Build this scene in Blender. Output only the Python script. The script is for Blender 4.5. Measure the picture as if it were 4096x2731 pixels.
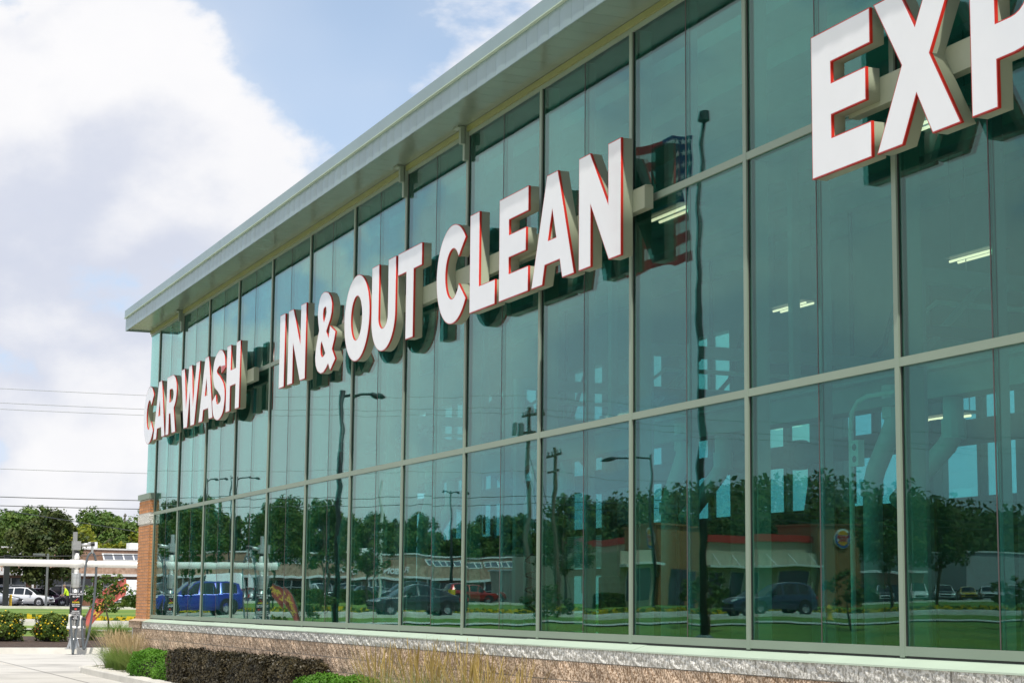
import bpy, math, random
import numpy as np
from mathutils import Vector, Matrix, Euler
R = math.radians
rnd = random.Random(7)
for o in list(bpy.data.objects): bpy.data.objects.remove(o)
scene = bpy.context.scene
COL = scene.collection

# ------------------------------------------------------------------ camera
CAM_LOC = Vector((0.0, 8.265, 1.6))
F = Vector((0.91797163, -0.37173256, 0.13835822)); RT = Vector((-0.37654106, -0.92635238, 0.00938627)); UP = RT.cross(F)
cd = bpy.data.cameras.new('camera'); cam = bpy.data.objects.new('camera', cd); COL.objects.link(cam)
cd.sensor_width = 36.0; cd.lens = 66.173; cd.clip_start = 0.1; cd.clip_end = 3000
cam.matrix_world = Matrix(((RT.x, UP.x, -F.x, CAM_LOC.x), (RT.y, UP.y, -F.y, CAM_LOC.y), (RT.z, UP.z, -F.z, CAM_LOC.z), (0, 0, 0, 1)))
scene.camera = cam

# ------------------------------------------------------------------ sun, sky, exposure
SUN = Vector((-0.46, 0.20, 1.0)).normalized()          # towards the sun
SUN_EL = math.asin(SUN.z); SUN_ROT = math.atan2(SUN.x, SUN.y)
sl = bpy.data.lights.new('sun', 'SUN'); sl.energy = 4.2; sl.angle = R(0.53); sl.color = (1.0, 0.955, 0.88)
so = bpy.data.objects.new('sun', sl); COL.objects.link(so)
so.rotation_euler = (-SUN).to_track_quat('-Z', 'Y').to_euler(); so.location = (0, 60, 80)
SKY_STRENGTH = 0.12; CLOUD_OFFSET = (-0.098, -15.368, 4.52)
world = bpy.data.worlds.new('World'); scene.world = world; world.use_nodes = True
def build_world():
    nt = world.node_tree; nt.nodes.clear(); N = nt.nodes.new; L = nt.links.new
    out = N('ShaderNodeOutputWorld'); bg = N('ShaderNodeBackground'); bg.inputs[1].default_value = SKY_STRENGTH
    sky = N('ShaderNodeTexSky'); sky.sky_type = 'NISHITA'; sky.sun_disc = False
    sky.sun_elevation = SUN_EL; sky.sun_rotation = SUN_ROT; sky.altitude = 200; sky.air_density = 1.0; sky.dust_density = 0.7; sky.ozone_density = 1.2
    tc = N('ShaderNodeTexCoord'); sep = N('ShaderNodeSeparateXYZ'); L(tc.outputs['Generated'], sep.inputs[0])
    def m(op, a, b=None, c=None):
        n = N('ShaderNodeMath'); n.operation = op
        for i, v in enumerate((a, b, c)):
            if v is None: continue
            if isinstance(v, (int, float)): n.inputs[i].default_value = v
            else: L(v, n.inputs[i])
        return n.outputs[0]
    def noise(scale, det, rough, vec, dist=0.0):
        n = N('ShaderNodeTexNoise'); n.inputs['Scale'].default_value = scale; n.inputs['Detail'].default_value = det
        n.inputs['Roughness'].default_value = rough; n.inputs['Distortion'].default_value = dist; L(vec, n.inputs['Vector']); return n.outputs[0]
    def rng(v, a, b, c=0.0, d=1.0, smooth=True):
        n = N('ShaderNodeMapRange'); n.interpolation_type = 'SMOOTHSTEP' if smooth else 'LINEAR'
        n.inputs[1].default_value = a; n.inputs[2].default_value = b; n.inputs[3].default_value = c; n.inputs[4].default_value = d; L(v, n.inputs[0]); return n.outputs[0]
    def dirmap(off):
        mp = N('ShaderNodeMapping'); mp.inputs['Scale'].default_value = (1.0, 1.0, 1.55); mp.inputs['Location'].default_value = off; L(tc.outputs['Generated'], mp.inputs[0]); return mp.outputs[0]
    O = CLOUD_OFFSET
    # cumulus field, and the same field sampled a little higher towards the sun: the difference lights the tops and greys the bases
    p0 = dirmap(O); p1 = dirmap((O[0] - 0.02, O[1] + 0.012, O[2] + 0.075))
    n0 = noise(3.1, 9, 0.55, p0, 0.15); n1 = noise(3.1, 4, 0.5, p1, 0.15)
    veil = noise(1.7, 4, 0.5, p0, 0.3)
    cum = rng(n0, 0.428, 0.495); thin = rng(veil, 0.40, 0.66, 0.08, 0.7)
    dens = m('MAXIMUM', cum, thin)
    lit = rng(m('SUBTRACT', n0, n1), -0.07, 0.07)
    fine = noise(9.0, 6, 0.6, p0, 0.2)
    lit2 = m('ADD', m('MULTIPLY', lit, 0.85), m('MULTIPLY', rng(fine, 0.3, 0.7), 0.15))
    cr = N('ShaderNodeMixRGB'); cr.inputs[1].default_value = (5.6, 5.95, 6.95, 1); cr.inputs[2].default_value = (8.25, 8.2, 8.3, 1); L(lit2, cr.inputs[0])
    vc = N('ShaderNodeMixRGB'); vc.inputs[1].default_value = (6.6, 7.1, 8.1, 1); L(cum, vc.inputs[0]); L(cr.outputs[0], vc.inputs[2])
    hz = N('ShaderNodeMixRGB'); hz.inputs[2].default_value = (4.5, 6.4, 9.0, 1); L(sky.outputs[0], hz.inputs[1]); L(rng(sep.outputs[2], 0.0, 0.6, 0.85, 0.05), hz.inputs[0])
    mix = N('ShaderNodeMixRGB'); L(dens, mix.inputs[0]); L(hz.outputs[0], mix.inputs[1]); L(vc.outputs[0], mix.inputs[2])
    L(mix.outputs[0], bg.inputs[0]); L(bg.outputs[0], out.inputs[0])
build_world()
scene.view_settings.view_transform = 'Standard'; scene.view_settings.look = 'None'
scene.view_settings.exposure = 0.0; scene.view_settings.gamma = 1.0; scene.view_settings.use_curve_mapping = False
scene.render.engine = 'CYCLES'
cy = scene.cycles
cy.max_bounces = 8; cy.diffuse_bounces = 3; cy.glossy_bounces = 4; cy.transmission_bounces = 4; cy.transparent_max_bounces = 24
cy.caustics_reflective = False; cy.caustics_refractive = False; cy.sample_clamp_indirect = 6.0
try: cy.use_denoising = True; cy.denoiser = 'OPENIMAGEDENOISE'
except Exception: pass

# ------------------------------------------------------------------ materials
MATS = {}
def M(name, col, rough=0.6, metal=0.0, var=0.12, scale=4.0, bump=0.0, bscale=40.0, col2=None, spec=0.5, trans=0.0, coat=0.0, stretch=None, detail=4.0, lo=0.35, hi=0.65, bdist=0.01):
    if name in MATS: return MATS[name]
    mt = bpy.data.materials.new(name); mt.use_nodes = True; nt = mt.node_tree; N = nt.nodes.new; L = nt.links.new
    b = nt.nodes['Principled BSDF']
    b.inputs['Roughness'].default_value = rough; b.inputs['Metallic'].default_value = metal
    b.inputs['Specular IOR Level'].default_value = spec
    if coat: b.inputs['Coat Weight'].default_value = coat; b.inputs['Coat Roughness'].default_value = 0.05
    tc = N('ShaderNodeTexCoord'); vec = tc.outputs['Object']
    if stretch:
        mp = N('ShaderNodeMapping'); mp.inputs['Scale'].default_value = stretch; L(vec, mp.inputs[0]); vec = mp.outputs[0]
    nz = N('ShaderNodeTexNoise'); nz.inputs['Scale'].default_value = scale; nz.inputs['Detail'].default_value = detail; L(vec, nz.inputs['Vector'])
    mr = N('ShaderNodeMapRange'); mr.inputs[1].default_value = lo; mr.inputs[2].default_value = hi; L(nz.outputs[0], mr.inputs[0])
    mx = N('ShaderNodeMixRGB'); L(mr.outputs[0], mx.inputs[0])
    c2 = col2 if col2 else tuple(min(1, c * (1 + var)) for c in col)
    c1 = col if col2 else tuple(c * (1 - var) for c in col)
    mx.inputs[1].default_value = (*c1, 1); mx.inputs[2].default_value = (*c2, 1)
    oi = N('ShaderNodeObjectInfo'); hs = N('ShaderNodeHueSaturation')
    rr = N('ShaderNodeMapRange'); rr.inputs[3].default_value = 1 - var * 0.6; rr.inputs[4].default_value = 1 + var * 0.6; L(oi.outputs['Random'], rr.inputs[0]); L(rr.outputs[0], hs.inputs['Value']); L(mx.outputs[0], hs.inputs['Color'])
    L(hs.outputs[0], b.inputs['Base Color'])
    if bump:
        n2 = N('ShaderNodeTexNoise'); n2.inputs['Scale'].default_value = bscale; n2.inputs['Detail'].default_value = 5; L(vec, n2.inputs['Vector'])
        bp = N('ShaderNodeBump'); bp.inputs['Strength'].default_value = bump; bp.inputs['Distance'].default_value = bdist; L(n2.outputs[0], bp.inputs['Height']); L(bp.outputs[0], b.inputs['Normal'])
    if trans:
        tr = N('ShaderNodeBsdfTranslucent'); L(hs.outputs[0], tr.inputs[0]); ms = N('ShaderNodeMixShader'); ms.inputs[0].default_value = trans
        out = nt.nodes['Material Output']; L(b.outputs[0], ms.inputs[1]); L(tr.outputs[0], ms.inputs[2]); L(ms.outputs[0], out.inputs[0])
    MATS[name] = mt; return mt
def emit(name, col, s):
    mt = bpy.data.materials.new(name); mt.use_nodes = True; nt = mt.node_tree; nt.nodes.clear()
    e = nt.nodes.new('ShaderNodeEmission'); e.inputs[0].default_value = (*col, 1); e.inputs[1].default_value = s
    o = nt.nodes.new('ShaderNodeOutputMaterial'); nt.links.new(e.outputs[0], o.inputs[0]); return mt
def glass_mat(name, tint, k=2.0, bow=0.0016, wave=0.0028, tilt=0.0012, refl=(0.74, 0.97, 0.95)):
    """one face of an insulated pane: tinted straight-through light, Fresnel mirror with the slight bow and waves of tempered glass"""
    mt = bpy.data.materials.new(name); mt.use_nodes = True; nt = mt.node_tree; nt.nodes.clear(); N = nt.nodes.new; L = nt.links.new
    geo = N('ShaderNodeNewGeometry'); tc = N('ShaderNodeTexCoord'); oi = N('ShaderNodeObjectInfo')
    def vm(op, a, b=None, sc=None):
        n = N('ShaderNodeVectorMath'); n.operation = op
        if isinstance(a, tuple): n.inputs[0].default_value = a
        else: L(a, n.inputs[0])
        if b is not None:
            if isinstance(b, tuple): n.inputs[1].default_value = b
            else: L(b, n.inputs[1])
        if sc is not None: n.inputs['Scale'].default_value = sc
        return n
    def m(op, a, b):
        n = N('ShaderNodeMath'); n.operation = op
        for i, v in enumerate((a, b)):
            if isinstance(v, (int, float)): n.inputs[i].default_value = v
            else: L(v, n.inputs[i])
        return n.outputs[0]
    c = m('ABSOLUTE', vm('DOT_PRODUCT', geo.outputs['Normal'], geo.outputs['Incoming']).outputs['Value'], 0)
    f = m('ADD', m('MULTIPLY', m('POWER', m('SUBTRACT', 1.0, c), 5.0), 0.957), 0.043)
    kk = m('ADD', m('MULTIPLY', geo.outputs['Backfacing'], 1.9), 1.4)
    fac = m('DIVIDE', m('MULTIPLY', f, kk), m('ADD', m('MULTIPLY', f, m('SUBTRACT', kk, 1.0)), 1.0))
    rv = N('ShaderNodeCombineXYZ'); L(m('MULTIPLY', oi.outputs['Random'], 37.0), rv.inputs[0]); L(m('MULTIPLY', oi.outputs['Random'], 91.0), rv.inputs[2])
    pos = vm('ADD', tc.outputs['Object'], rv.outputs[0])
    mp = N('ShaderNodeMapping'); mp.inputs['Scale'].default_value = (0.9, 1.0, 1.6); L(pos.outputs[0], mp.inputs[0])
    nz = N('ShaderNodeTexNoise'); nz.inputs['Scale'].default_value = 1.25; nz.inputs['Detail'].default_value = 1.5; L(mp.outputs[0], nz.inputs['Vector'])
    w = vm('SCALE', vm('SUBTRACT', nz.outputs['Color'], (0.5, 0.5, 0.5)).outputs[0], sc=2 * wave)
    bw = vm('MULTIPLY', tc.outputs['Object'], (bow * 1.3, 0.0, bow))
    wn = N('ShaderNodeTexWhiteNoise'); wn.noise_dimensions = '1D'; L(oi.outputs['Random'], wn.inputs['W'])
    tl = vm('SCALE', vm('SUBTRACT', wn.outputs['Color'], (0.5, 0.5, 0.5)).outputs[0], sc=2 * tilt)
    nn = vm('NORMALIZE', vm('ADD', vm('ADD', geo.outputs['Normal'], w.outputs[0]).outputs[0], vm('ADD', bw.outputs[0], tl.outputs[0]).outputs[0]).outputs[0])
    g = N('ShaderNodeBsdfAnisotropic') if False else N('ShaderNodeBsdfGlossy'); g.inputs['Roughness'].default_value = 0.0; g.inputs['Color'].default_value = (*refl, 1); L(nn.outputs[0], g.inputs['Normal'])
    t = N('ShaderNodeBsdfTransparent'); tm = N('ShaderNodeMixRGB'); tm.inputs[1].default_value = (*tint, 1); tm.inputs[2].default_value = (*[c ** 0.35 for c in tint], 1); L(geo.outputs['Backfacing'], tm.inputs[0]); hv = N('ShaderNodeHueSaturation'); L(m('ADD', m('MULTIPLY', oi.outputs['Random'], 0.14), 0.90), hv.inputs['Value']); L(tm.outputs[0], hv.inputs['Color']); L(hv.outputs[0], t.inputs[0])
    ms0 = N('ShaderNodeMixShader'); L(fac, ms0.inputs[0]); L(t.outputs[0], ms0.inputs[1]); L(g.outputs[0], ms0.inputs[2])
    md = N('ShaderNodeMapping'); md.inputs['Scale'].default_value = (7.0, 1.0, 0.7); L(pos.outputs[0], md.inputs[0])
    nd = N('ShaderNodeTexNoise'); nd.inputs['Scale'].default_value = 1.6; nd.inputs['Detail'].default_value = 5; L(md.outputs[0], nd.inputs['Vector'])
    df = N('ShaderNodeBsdfDiffuse'); df.inputs[0].default_value = (0.42, 0.43, 0.40, 1)
    ms = N('ShaderNodeMixShader'); L(m('MULTIPLY', m('POWER', nd.outputs[0], 2.5), m('MULTIPLY', m('SUBTRACT', 1.0, geo.outputs['Backfacing']), 0.022)), ms.inputs[0]); L(ms0.outputs[0], ms.inputs[1]); L(df.outputs[0], ms.inputs[2])
    o = N('ShaderNodeOutputMaterial'); L(ms.outputs[0], o.inputs[0]); return mt
GLASS = glass_mat('tinted_green_glass', (0.32, 0.72, 0.66))
CLEARG = glass_mat('rear_window_glass', (0.55, 0.82, 0.82), wave=0.001)
SAGE = M('sage_green_aluminium', (0.235, 0.30, 0.228), 0.42, var=0.03, scale=1.5, spec=0.5)
SAGE_L = M('sill_sage_metal', (0.47, 0.57, 0.45), 0.5, var=0.04, scale=2.0)
TRIM = M('olive_head_trim', (0.25, 0.27, 0.10), 0.4, var=0.06, scale=2.0)
SOFFIT = M('soffit_sage_metal', (0.195, 0.262, 0.195), 0.22, var=0.05, scale=1.0, spec=0.6)
FASCIA = M('fascia_grey_green_metal', (0.225, 0.315, 0.322), 0.3, var=0.06, scale=1.2, spec=0.6)
GASKET = M('black_gasket', (0.02, 0.022, 0.02), 0.6, var=0.1)
JOINT = M('brown_grey_joint', (0.075, 0.062, 0.06), 0.5, var=0.1)
STONE_W = M('white_split_stone', (0.42, 0.40, 0.35), 0.95, scale=34, bump=1.0, bscale=34, detail=4, bdist=0.03, col2=(0.80, 0.78, 0.72), lo=0.44, hi=0.56, var=0.2)  # bright and dull speckle paints sun-caught and shaded facets into the colour
STONE_B = M('brown_split_stone', (0.25, 0.155, 0.085), 0.95, scale=42, bump=1.0, bscale=42, col2=(0.68, 0.52, 0.38), detail=4, lo=0.43, hi=0.57, bdist=0.02, var=0.32)  # tan and brown speckle: sunlit against shaded facets, put into the colour
MORTAR = M('mortar', (0.60, 0.56, 0.50), 0.95, var=0.08, scale=20)
BRICK = M('orange_brick', (0.56, 0.25, 0.105), 0.9, var=0.24, scale=9, bump=0.4, bscale=60, detail=5)
LFACE = M('letter_white_acrylic', (0.80, 0.80, 0.825), 0.08, var=0.01, spec=0.5, coat=0.3)
LRED = M('letter_red_trim', (0.52, 0.022, 0.012), 0.3, var=0.04)
LRET = M('letter_beige_return', (0.305, 0.335, 0.235), 0.45, var=0.03)
CONC = M('pale_concrete', (0.30, 0.285, 0.26), 0.9, var=0.1, col2=(0.52, 0.50, 0.455), lo=0.26, hi=0.5, scale=0.45, bump=0.15, bscale=60, detail=9)
CURB = M('curb_concrete', (0.63, 0.605, 0.54), 0.9, var=0.10, scale=1.5, bump=0.15, bscale=50, detail=6)
ROAD = M('road_concrete', (0.47, 0.45, 0.42), 0.9, var=0.10, scale=0.2, detail=7)
ASPH = M('grey_asphalt', (0.13, 0.13, 0.135), 0.9, var=0.2, scale=0.2, detail=7)
LAWN = M('lawn_grass', (0.075, 0.165, 0.016), 0.95, scale=0.16, col2=(0.18, 0.245, 0.035), bump=0.6, bscale=14, detail=9, bdist=0.06)
MULCH = M('dark_mulch', (0.035, 0.022, 0.016), 0.95, scale=6, col2=(0.10, 0.065, 0.045), bump=0.9, bscale=22, detail=7, bdist=0.05)
SOIL = M('gravel_base', (0.42, 0.40, 0.36), 0.95, var=0.2, scale=12, bump=0.6, bscale=40)
PEBBLE = M('white_river_stone', (0.72, 0.69, 0.62), 0.7, var=0.25, scale=8)
YPAINT = M('yellow_paint', (0.72, 0.46, 0.04), 0.7, var=0.15, scale=6)
STEEL = M('brushed_steel', (0.52, 0.52, 0.50), 0.38, metal=0.75, var=0.08, scale=3, stretch=(1, 1, 12))
WHITEP = M('white_pvc', (0.84, 0.82, 0.77), 0.35, var=0.03)
BLACKP = M('black_panel', (0.012, 0.012, 0.014), 0.4, var=0.05)
HOSE = M('grey_rubber_hose', (0.10, 0.115, 0.125), 0.5, var=0.1, bump=0.3, bscale=120)
TXTW = M('white_print', (0.82, 0.82, 0.82), 0.5, var=0.01)
TXTY = M('yellow_print', (0.80, 0.62, 0.03), 0.5, var=0.01)
TXTR = M('red_print', (0.6, 0.04, 0.03), 0.5, var=0.01)
BARK = M('bark', (0.13, 0.10, 0.075), 0.95, var=0.3, scale=8, bump=0.7, bscale=25, stretch=(1, 1, 0.3))
WOODP = M('weathered_pole_wood', (0.16, 0.12, 0.085), 0.95, var=0.3, scale=6, bump=0.5, bscale=30, stretch=(1, 1, 0.2))
DARKM = M('dark_metal', (0.03, 0.032, 0.034), 0.45, metal=0.3, var=0.1)
GREYM = M('grey_metal', (0.22, 0.23, 0.23), 0.5, metal=0.4, var=0.1)
INWALL = M('interior_wall_panel', (0.22, 0.22, 0.21), 0.6, var=0.06)
INDARK = M('interior_dark_wall', (0.10, 0.105, 0.10), 0.7, var=0.1)
INCEIL = M('interior_roof_deck', (0.36, 0.37, 0.36), 0.55, var=0.06)
INFLOOR = M('interior_concrete_floor', (0.10, 0.10, 0.095), 0.6, var=0.2, scale=1)
LAMP = emit('fluorescent_tube', (1.0, 0.40, 0.27), 4.5)
def leafmat(n, c, c2, tr=0.28): return M(n, c, 0.55, col2=c2, scale=0.9, trans=tr, var=0.15, spec=0.3)
LF_DARK = leafmat('dark_leaves', (0.034, 0.066, 0.014), (0.115, 0.135, 0.03))
LF_MID = leafmat('mid_green_leaves', (0.046, 0.098, 0.013), (0.125, 0.175, 0.026))
LF_PALE = leafmat('pale_locust_leaves', (0.065, 0.145, 0.026), (0.15, 0.22, 0.04))
LF_YEL = leafmat('yellow_green_leaves', (0.14, 0.19, 0.012), (0.27, 0.27, 0.02))
LF_BOX = leafmat('boxwood_leaves', (0.055, 0.17, 0.012), (0.15, 0.33, 0.028))
LF_BRN = M('purple_brown_leaves', (0.022, 0.020, 0.011), 0.5, col2=(0.088, 0.068, 0.030), scale=7, var=0.2, spec=0.35)
LF_POT = leafmat('potentilla_leaves', (0.06, 0.12, 0.016), (0.16, 0.22, 0.035))
GRASSB = leafmat('ornamental_grass_blades', (0.15, 0.27, 0.05), (0.30, 0.38, 0.10), 0.35)
PLUME = leafmat('tan_grass_plumes', (0.48, 0.36, 0.19), (0.64, 0.51, 0.30), 0.3)
PLUME2 = leafmat('golden_grass_plumes', (0.36, 0.25, 0.07), (0.52, 0.40, 0.14), 0.3)
FLOWY = M('yellow_petals', (0.80, 0.58, 0.02), 0.5, var=0.1, trans=0.2)
FLOWR = M('red_petals', (0.65, 0.03, 0.03), 0.5, var=0.1)

# ------------------------------------------------------------------ mesh helpers
class MB:
    def __init__(s): s.v = []; s.f = []; s.m = []
    def add(s, v, f, mi=0):
        o = len(s.v); s.v += [tuple(p) for p in v]; s.f += [tuple(i + o for i in q) for q in f]; s.m += [mi] * len(f); return s
    def box(s, x0, x1, y0, y1, z0, z1, mi=0):
        x0, x1 = min(x0, x1), max(x0, x1); y0, y1 = min(y0, y1), max(y0, y1); z0, z1 = min(z0, z1), max(z0, z1)
        v = [(x0,y0,z0),(x1,y0,z0),(x1,y1,z0),(x0,y1,z0),(x0,y0,z1),(x1,y0,z1),(x1,y1,z1),(x0,y1,z1)]
        return s.add(v, [(0,3,2,1),(4,5,6,7),(0,1,5,4),(1,2,6,5),(2,3,7,6),(3,0,4,7)], mi)
    def bar(s, a, b, w, h, mi=0):
        a, b = Vector(a), Vector(b); d = (b - a).normalized(); up = Vector((0,0,1)) if abs(d.z) < .95 else Vector((1,0,0))
        x = d.cross(up).normalized() * w / 2; y = x.cross(d).normalized() * h / 2
        v = [a-x-y,a+x-y,a+x+y,a-x+y,b-x-y,b+x-y,b+x+y,b-x+y]
        return s.add(v, [(0,1,2,3),(4,7,6,5),(0,4,5,1),(1,5,6,2),(2,6,7,3),(3,7,4,0)], mi)
    def tube(s, pts, r, n=8, mi=0, cap=True):
        pts = [Vector(p) for p in pts]; k = len(pts); rr = r if isinstance(r, (list, tuple)) else [r] * k
        base = len(s.v); prev = None
        for i, p in enumerate(pts):
            d = (pts[min(i+1,k-1)] - pts[max(i-1,0)]); d = d.normalized() if d.length > 1e-9 else Vector((0,0,1))
            if prev is None: u = d.orthogonal().normalized()
            else:
                u = prev - d * prev.dot(d); u = u.normalized() if u.length > 1e-6 else d.orthogonal().normalized()
            prev = u; w = d.cross(u)
            for j in range(n):
                a = 2 * math.pi * j / n; s.v.append(tuple(p + (u * math.cos(a) + w * math.sin(a)) * rr[i]))
        for i in range(k - 1):
            for j in range(n):
                s.f.append((base+i*n+j, base+i*n+(j+1)%n, base+(i+1)*n+(j+1)%n, base+(i+1)*n+j)); s.m.append(mi)
        if cap:
            s.f.append(tuple(base+j for j in reversed(range(n)))); s.m.append(mi); s.f.append(tuple(base+(k-1)*n+j for j in range(n))); s.m.append(mi)
        return s
    def lathe(s, prof, c=(0,0,0), n=20, mi=0, axis='z'):
        base = len(s.v)
        for r, z in prof:
            for j in range(n):
                a = 2*math.pi*j/n; p = (r*math.cos(a), r*math.sin(a), z)
                if axis == 'y': p = (p[0], p[2], p[1])
                if axis == 'x': p = (p[2], p[0], p[1])
                s.v.append((c[0]+p[0], c[1]+p[1], c[2]+p[2]))
        for i in range(len(prof)-1):
            for j in range(n):
                s.f.append((base+i*n+j, base+i*n+(j+1)%n, base+(i+1)*n+(j+1)%n, base+(i+1)*n+j)); s.m.append(mi)
        return s
    def prism(s, poly, y0, y1, mi=0):      # polygon in x,z extruded along y
        n = len(poly); v = [(x, y0, z) for x, z in poly] + [(x, y1, z) for x, z in poly]
        f = [tuple(reversed(range(n))), tuple(range(n, 2*n))] + [(i, (i+1)%n, n+(i+1)%n, n+i) for i in range(n)]
        return s.add(v, f, mi)
    def mesh(s, name, mats, org=(0,0,0), smooth=False):
        me = bpy.data.meshes.new(name); o = Vector(org)
        me.from_pydata([(p[0]-o.x, p[1]-o.y, p[2]-o.z) for p in s.v], [], s.f)
        for mt in (mats if isinstance(mats, (list, tuple)) else [mats]): me.materials.append(mt)
        if any(s.m): me.polygons.foreach_set('material_index', s.m)
        if smooth: me.polygons.foreach_set('use_smooth', [True]*len(me.polygons))
        me.update(); return me
    def build(s, name, mats, parent=None, org=None, smooth=False):
        """vertices are world coordinates when the parent chain is unrotated; a part shares its thing's origin"""
        if org is None: org = parent['_o'] if parent is not None and '_o' in parent else (0,0,0)
        return link(name, s.mesh(name, mats, org, smooth), parent, tuple(org) if parent is None else (0,0,0), org)
def link(name, me, parent=None, loc=(0,0,0), org=None):
    o = bpy.data.objects.new(name, me); COL.objects.link(o); o.location = loc
    if parent is not None: o.parent = parent
    if org is not None: o['_o'] = tuple(org)
    return o
def tag(o, label, cat, group=None):
    o['label'] = label; o['category'] = cat
    if group: o['group'] = group
    return o
def thing(name, label, cat, loc=(0,0,0), rz=0.0, group=None, local=False):
    o = bpy.data.objects.new(name, None); COL.objects.link(o); o.location = loc; o.rotation_euler = (0,0,rz); o.empty_display_size = 0.2
    o['_o'] = (0.0,0.0,0.0) if local else tuple(float(c) for c in loc)
    return tag(o, label, cat, group)
def structure(o): o['kind'] = 'structure'; return o
def stuff(o): o['kind'] = 'stuff'; return o
def kids(o): return [c for c in bpy.data.objects if c.parent == o]
def copy_tree(o, parent=None, cm=None):
    if cm is None:
        cm = {}
        for c in bpy.data.objects:
            if c.parent: cm.setdefault(c.parent.name, []).append(c)
    c = o.copy(); COL.objects.link(c); c.parent = parent
    for ch in cm.get(o.name, []): copy_tree(ch, c, cm)
    return c
def np_mesh(name, V, Q, mats, mi=None, smooth=False):
    me = bpy.data.meshes.new(name); V = np.asarray(V, np.float32); Q = np.asarray(Q, np.int32); k = Q.shape[1]
    me.vertices.add(len(V)); me.vertices.foreach_set('co', V.ravel())
    me.loops.add(Q.size); me.loops.foreach_set('vertex_index', Q.ravel())
    me.polygons.add(len(Q)); me.polygons.foreach_set('loop_start', np.arange(0, Q.size, k, dtype=np.int32)); me.polygons.foreach_set('loop_total', np.full(len(Q), k, np.int32))
    for mt in mats: me.materials.append(mt)
    if mi is not None: me.polygons.foreach_set('material_index', np.asarray(mi, np.int32))
    if smooth: me.polygons.foreach_set('use_smooth', np.ones(len(Q), bool))
    me.update(); me.validate(); return me
def text_mesh(txt, size, mat, depth=0.01, align='CENTER', bold=0.0, name='lettering'):
    c = bpy.data.curves.new(name, 'FONT'); c.body = txt; c.size = size; c.extrude = depth; c.align_x = align; c.align_y = 'CENTER'; c.offset = bold; c.resolution_u = 3
    t = bpy.data.objects.new('t', c); COL.objects.link(t); dg = bpy.context.evaluated_depsgraph_get()
    me = bpy.data.meshes.new_from_object(t.evaluated_get(dg)); bpy.data.objects.remove(t); me.name = name; me.materials.clear(); me.materials.append(mat); return me

# ------------------------------------------------------------------ terrain
def lerp(t, xs, ys): return float(np.interp(t, xs, ys))
PX = [-200, 59.3, 59.6, 64, 79, 80, 93, 95, 120, 146, 160, 400, 1200]
PZ = [0, 0, .16, .18, .44, .46, .50, .54, .80, 1.0, 1.0, 1.4, 3.0]
def ground(x, y):
    up = lerp(y, [-8, 14, 45, 110, 400], [0, .42, .55, .85, 1.6]); t = min(1, max(0, (x - 62) / 20.0)); t = t*t*(3-2*t)
    t2 = min(1, max(0, (y - 24) / 30.0)) * .8 if x < 82 else 0
    return lerp(x, PX, PZ) + up * max(t, t2)
def sheet(name, xs, ys, mat, dz=0.0, zf=None):
    V = [(x, y, (zf or ground)(x, y) + dz) for x in xs for y in ys]; n = len(ys)
    Q = [(i*n+j, (i+1)*n+j, (i+1)*n+j+1, i*n+j+1) for i in range(len(xs)-1) for j in range(n-1)]
    return structure(link(name, np_mesh(name, V, Q, [mat], smooth=True)))
YS = [-400, -250, -150, -100, -60, -40, -25, -15, -8, -3, 3, 8, 14, 20, 28, 36, 45, 55, 70, 90, 110, 150, 220, 320, 500]
XS = sorted(set([-250, -100, -40, 0, 20, 40, 59.3, 59.6, 62, 64, 66, 69, 72, 75, 79, 80, 82, 86, 90, 93, 95, 100, 107, 120, 133, 146, 160, 180, 205, 250, 320, 400, 550, 800, 1200]))
sheet('lawn_ground', XS, YS, LAWN, -0.03)
sheet('car_park', [-40, 0, 30, 59.3], [0.0 - 34, -20, 0.9, 10, 20], CONC, 0.0)
RX = [83.6, 86, 90, 93]
sheet('road', RX, YS, ROAD, 0.012)
sheet('mulch_bed', [59.3, 59.6, 62, 64, 66, 69.4], [-34, -25, -15, -8, -3, 3, 8, 14], MULCH, 0.02)
sheet('sidewalk_path', [75, 76.2], YS, ROAD, 0.03)
sheet('mall_car_park', [147, 160, 180, 204], YS, ASPH, 0.02)
def kerb(name, x0, x1, ys, h, mat=CURB, slope=.03):
    mb = MB()
    for a, b in zip(ys[:-1], ys[1:]):
        xm = (x0 + x1) / 2; za, zb = ground(xm, a), ground(xm, b)
        v = [(x0,a,za-.15),(x1,a,za-.15),(x1,a,za+h),(x0+slope,a,za+h),(x0,b,zb-.15),(x1,b,zb-.15),(x1,b,zb+h),(x0+slope,b,zb+h)]
        mb.add(v, [(0,1,2,3),(4,7,6,5),(0,4,5,1),(1,5,6,2),(2,6,7,3),(3,7,4,0)])
    return structure(mb.build(name, mat))
kerb('island_kerb', 58.85, 59.25, [-34, -20, -8, 0, 8, 14], 0.18, slope=.16)
kerb('road_kerb_near', 83.2, 83.58, YS, 0.12); kerb('road_kerb_far', 93.02, 93.4, YS, 0.14)
kerb('lot_kerb', 146.2, 146.8, YS, 0.16)
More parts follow.
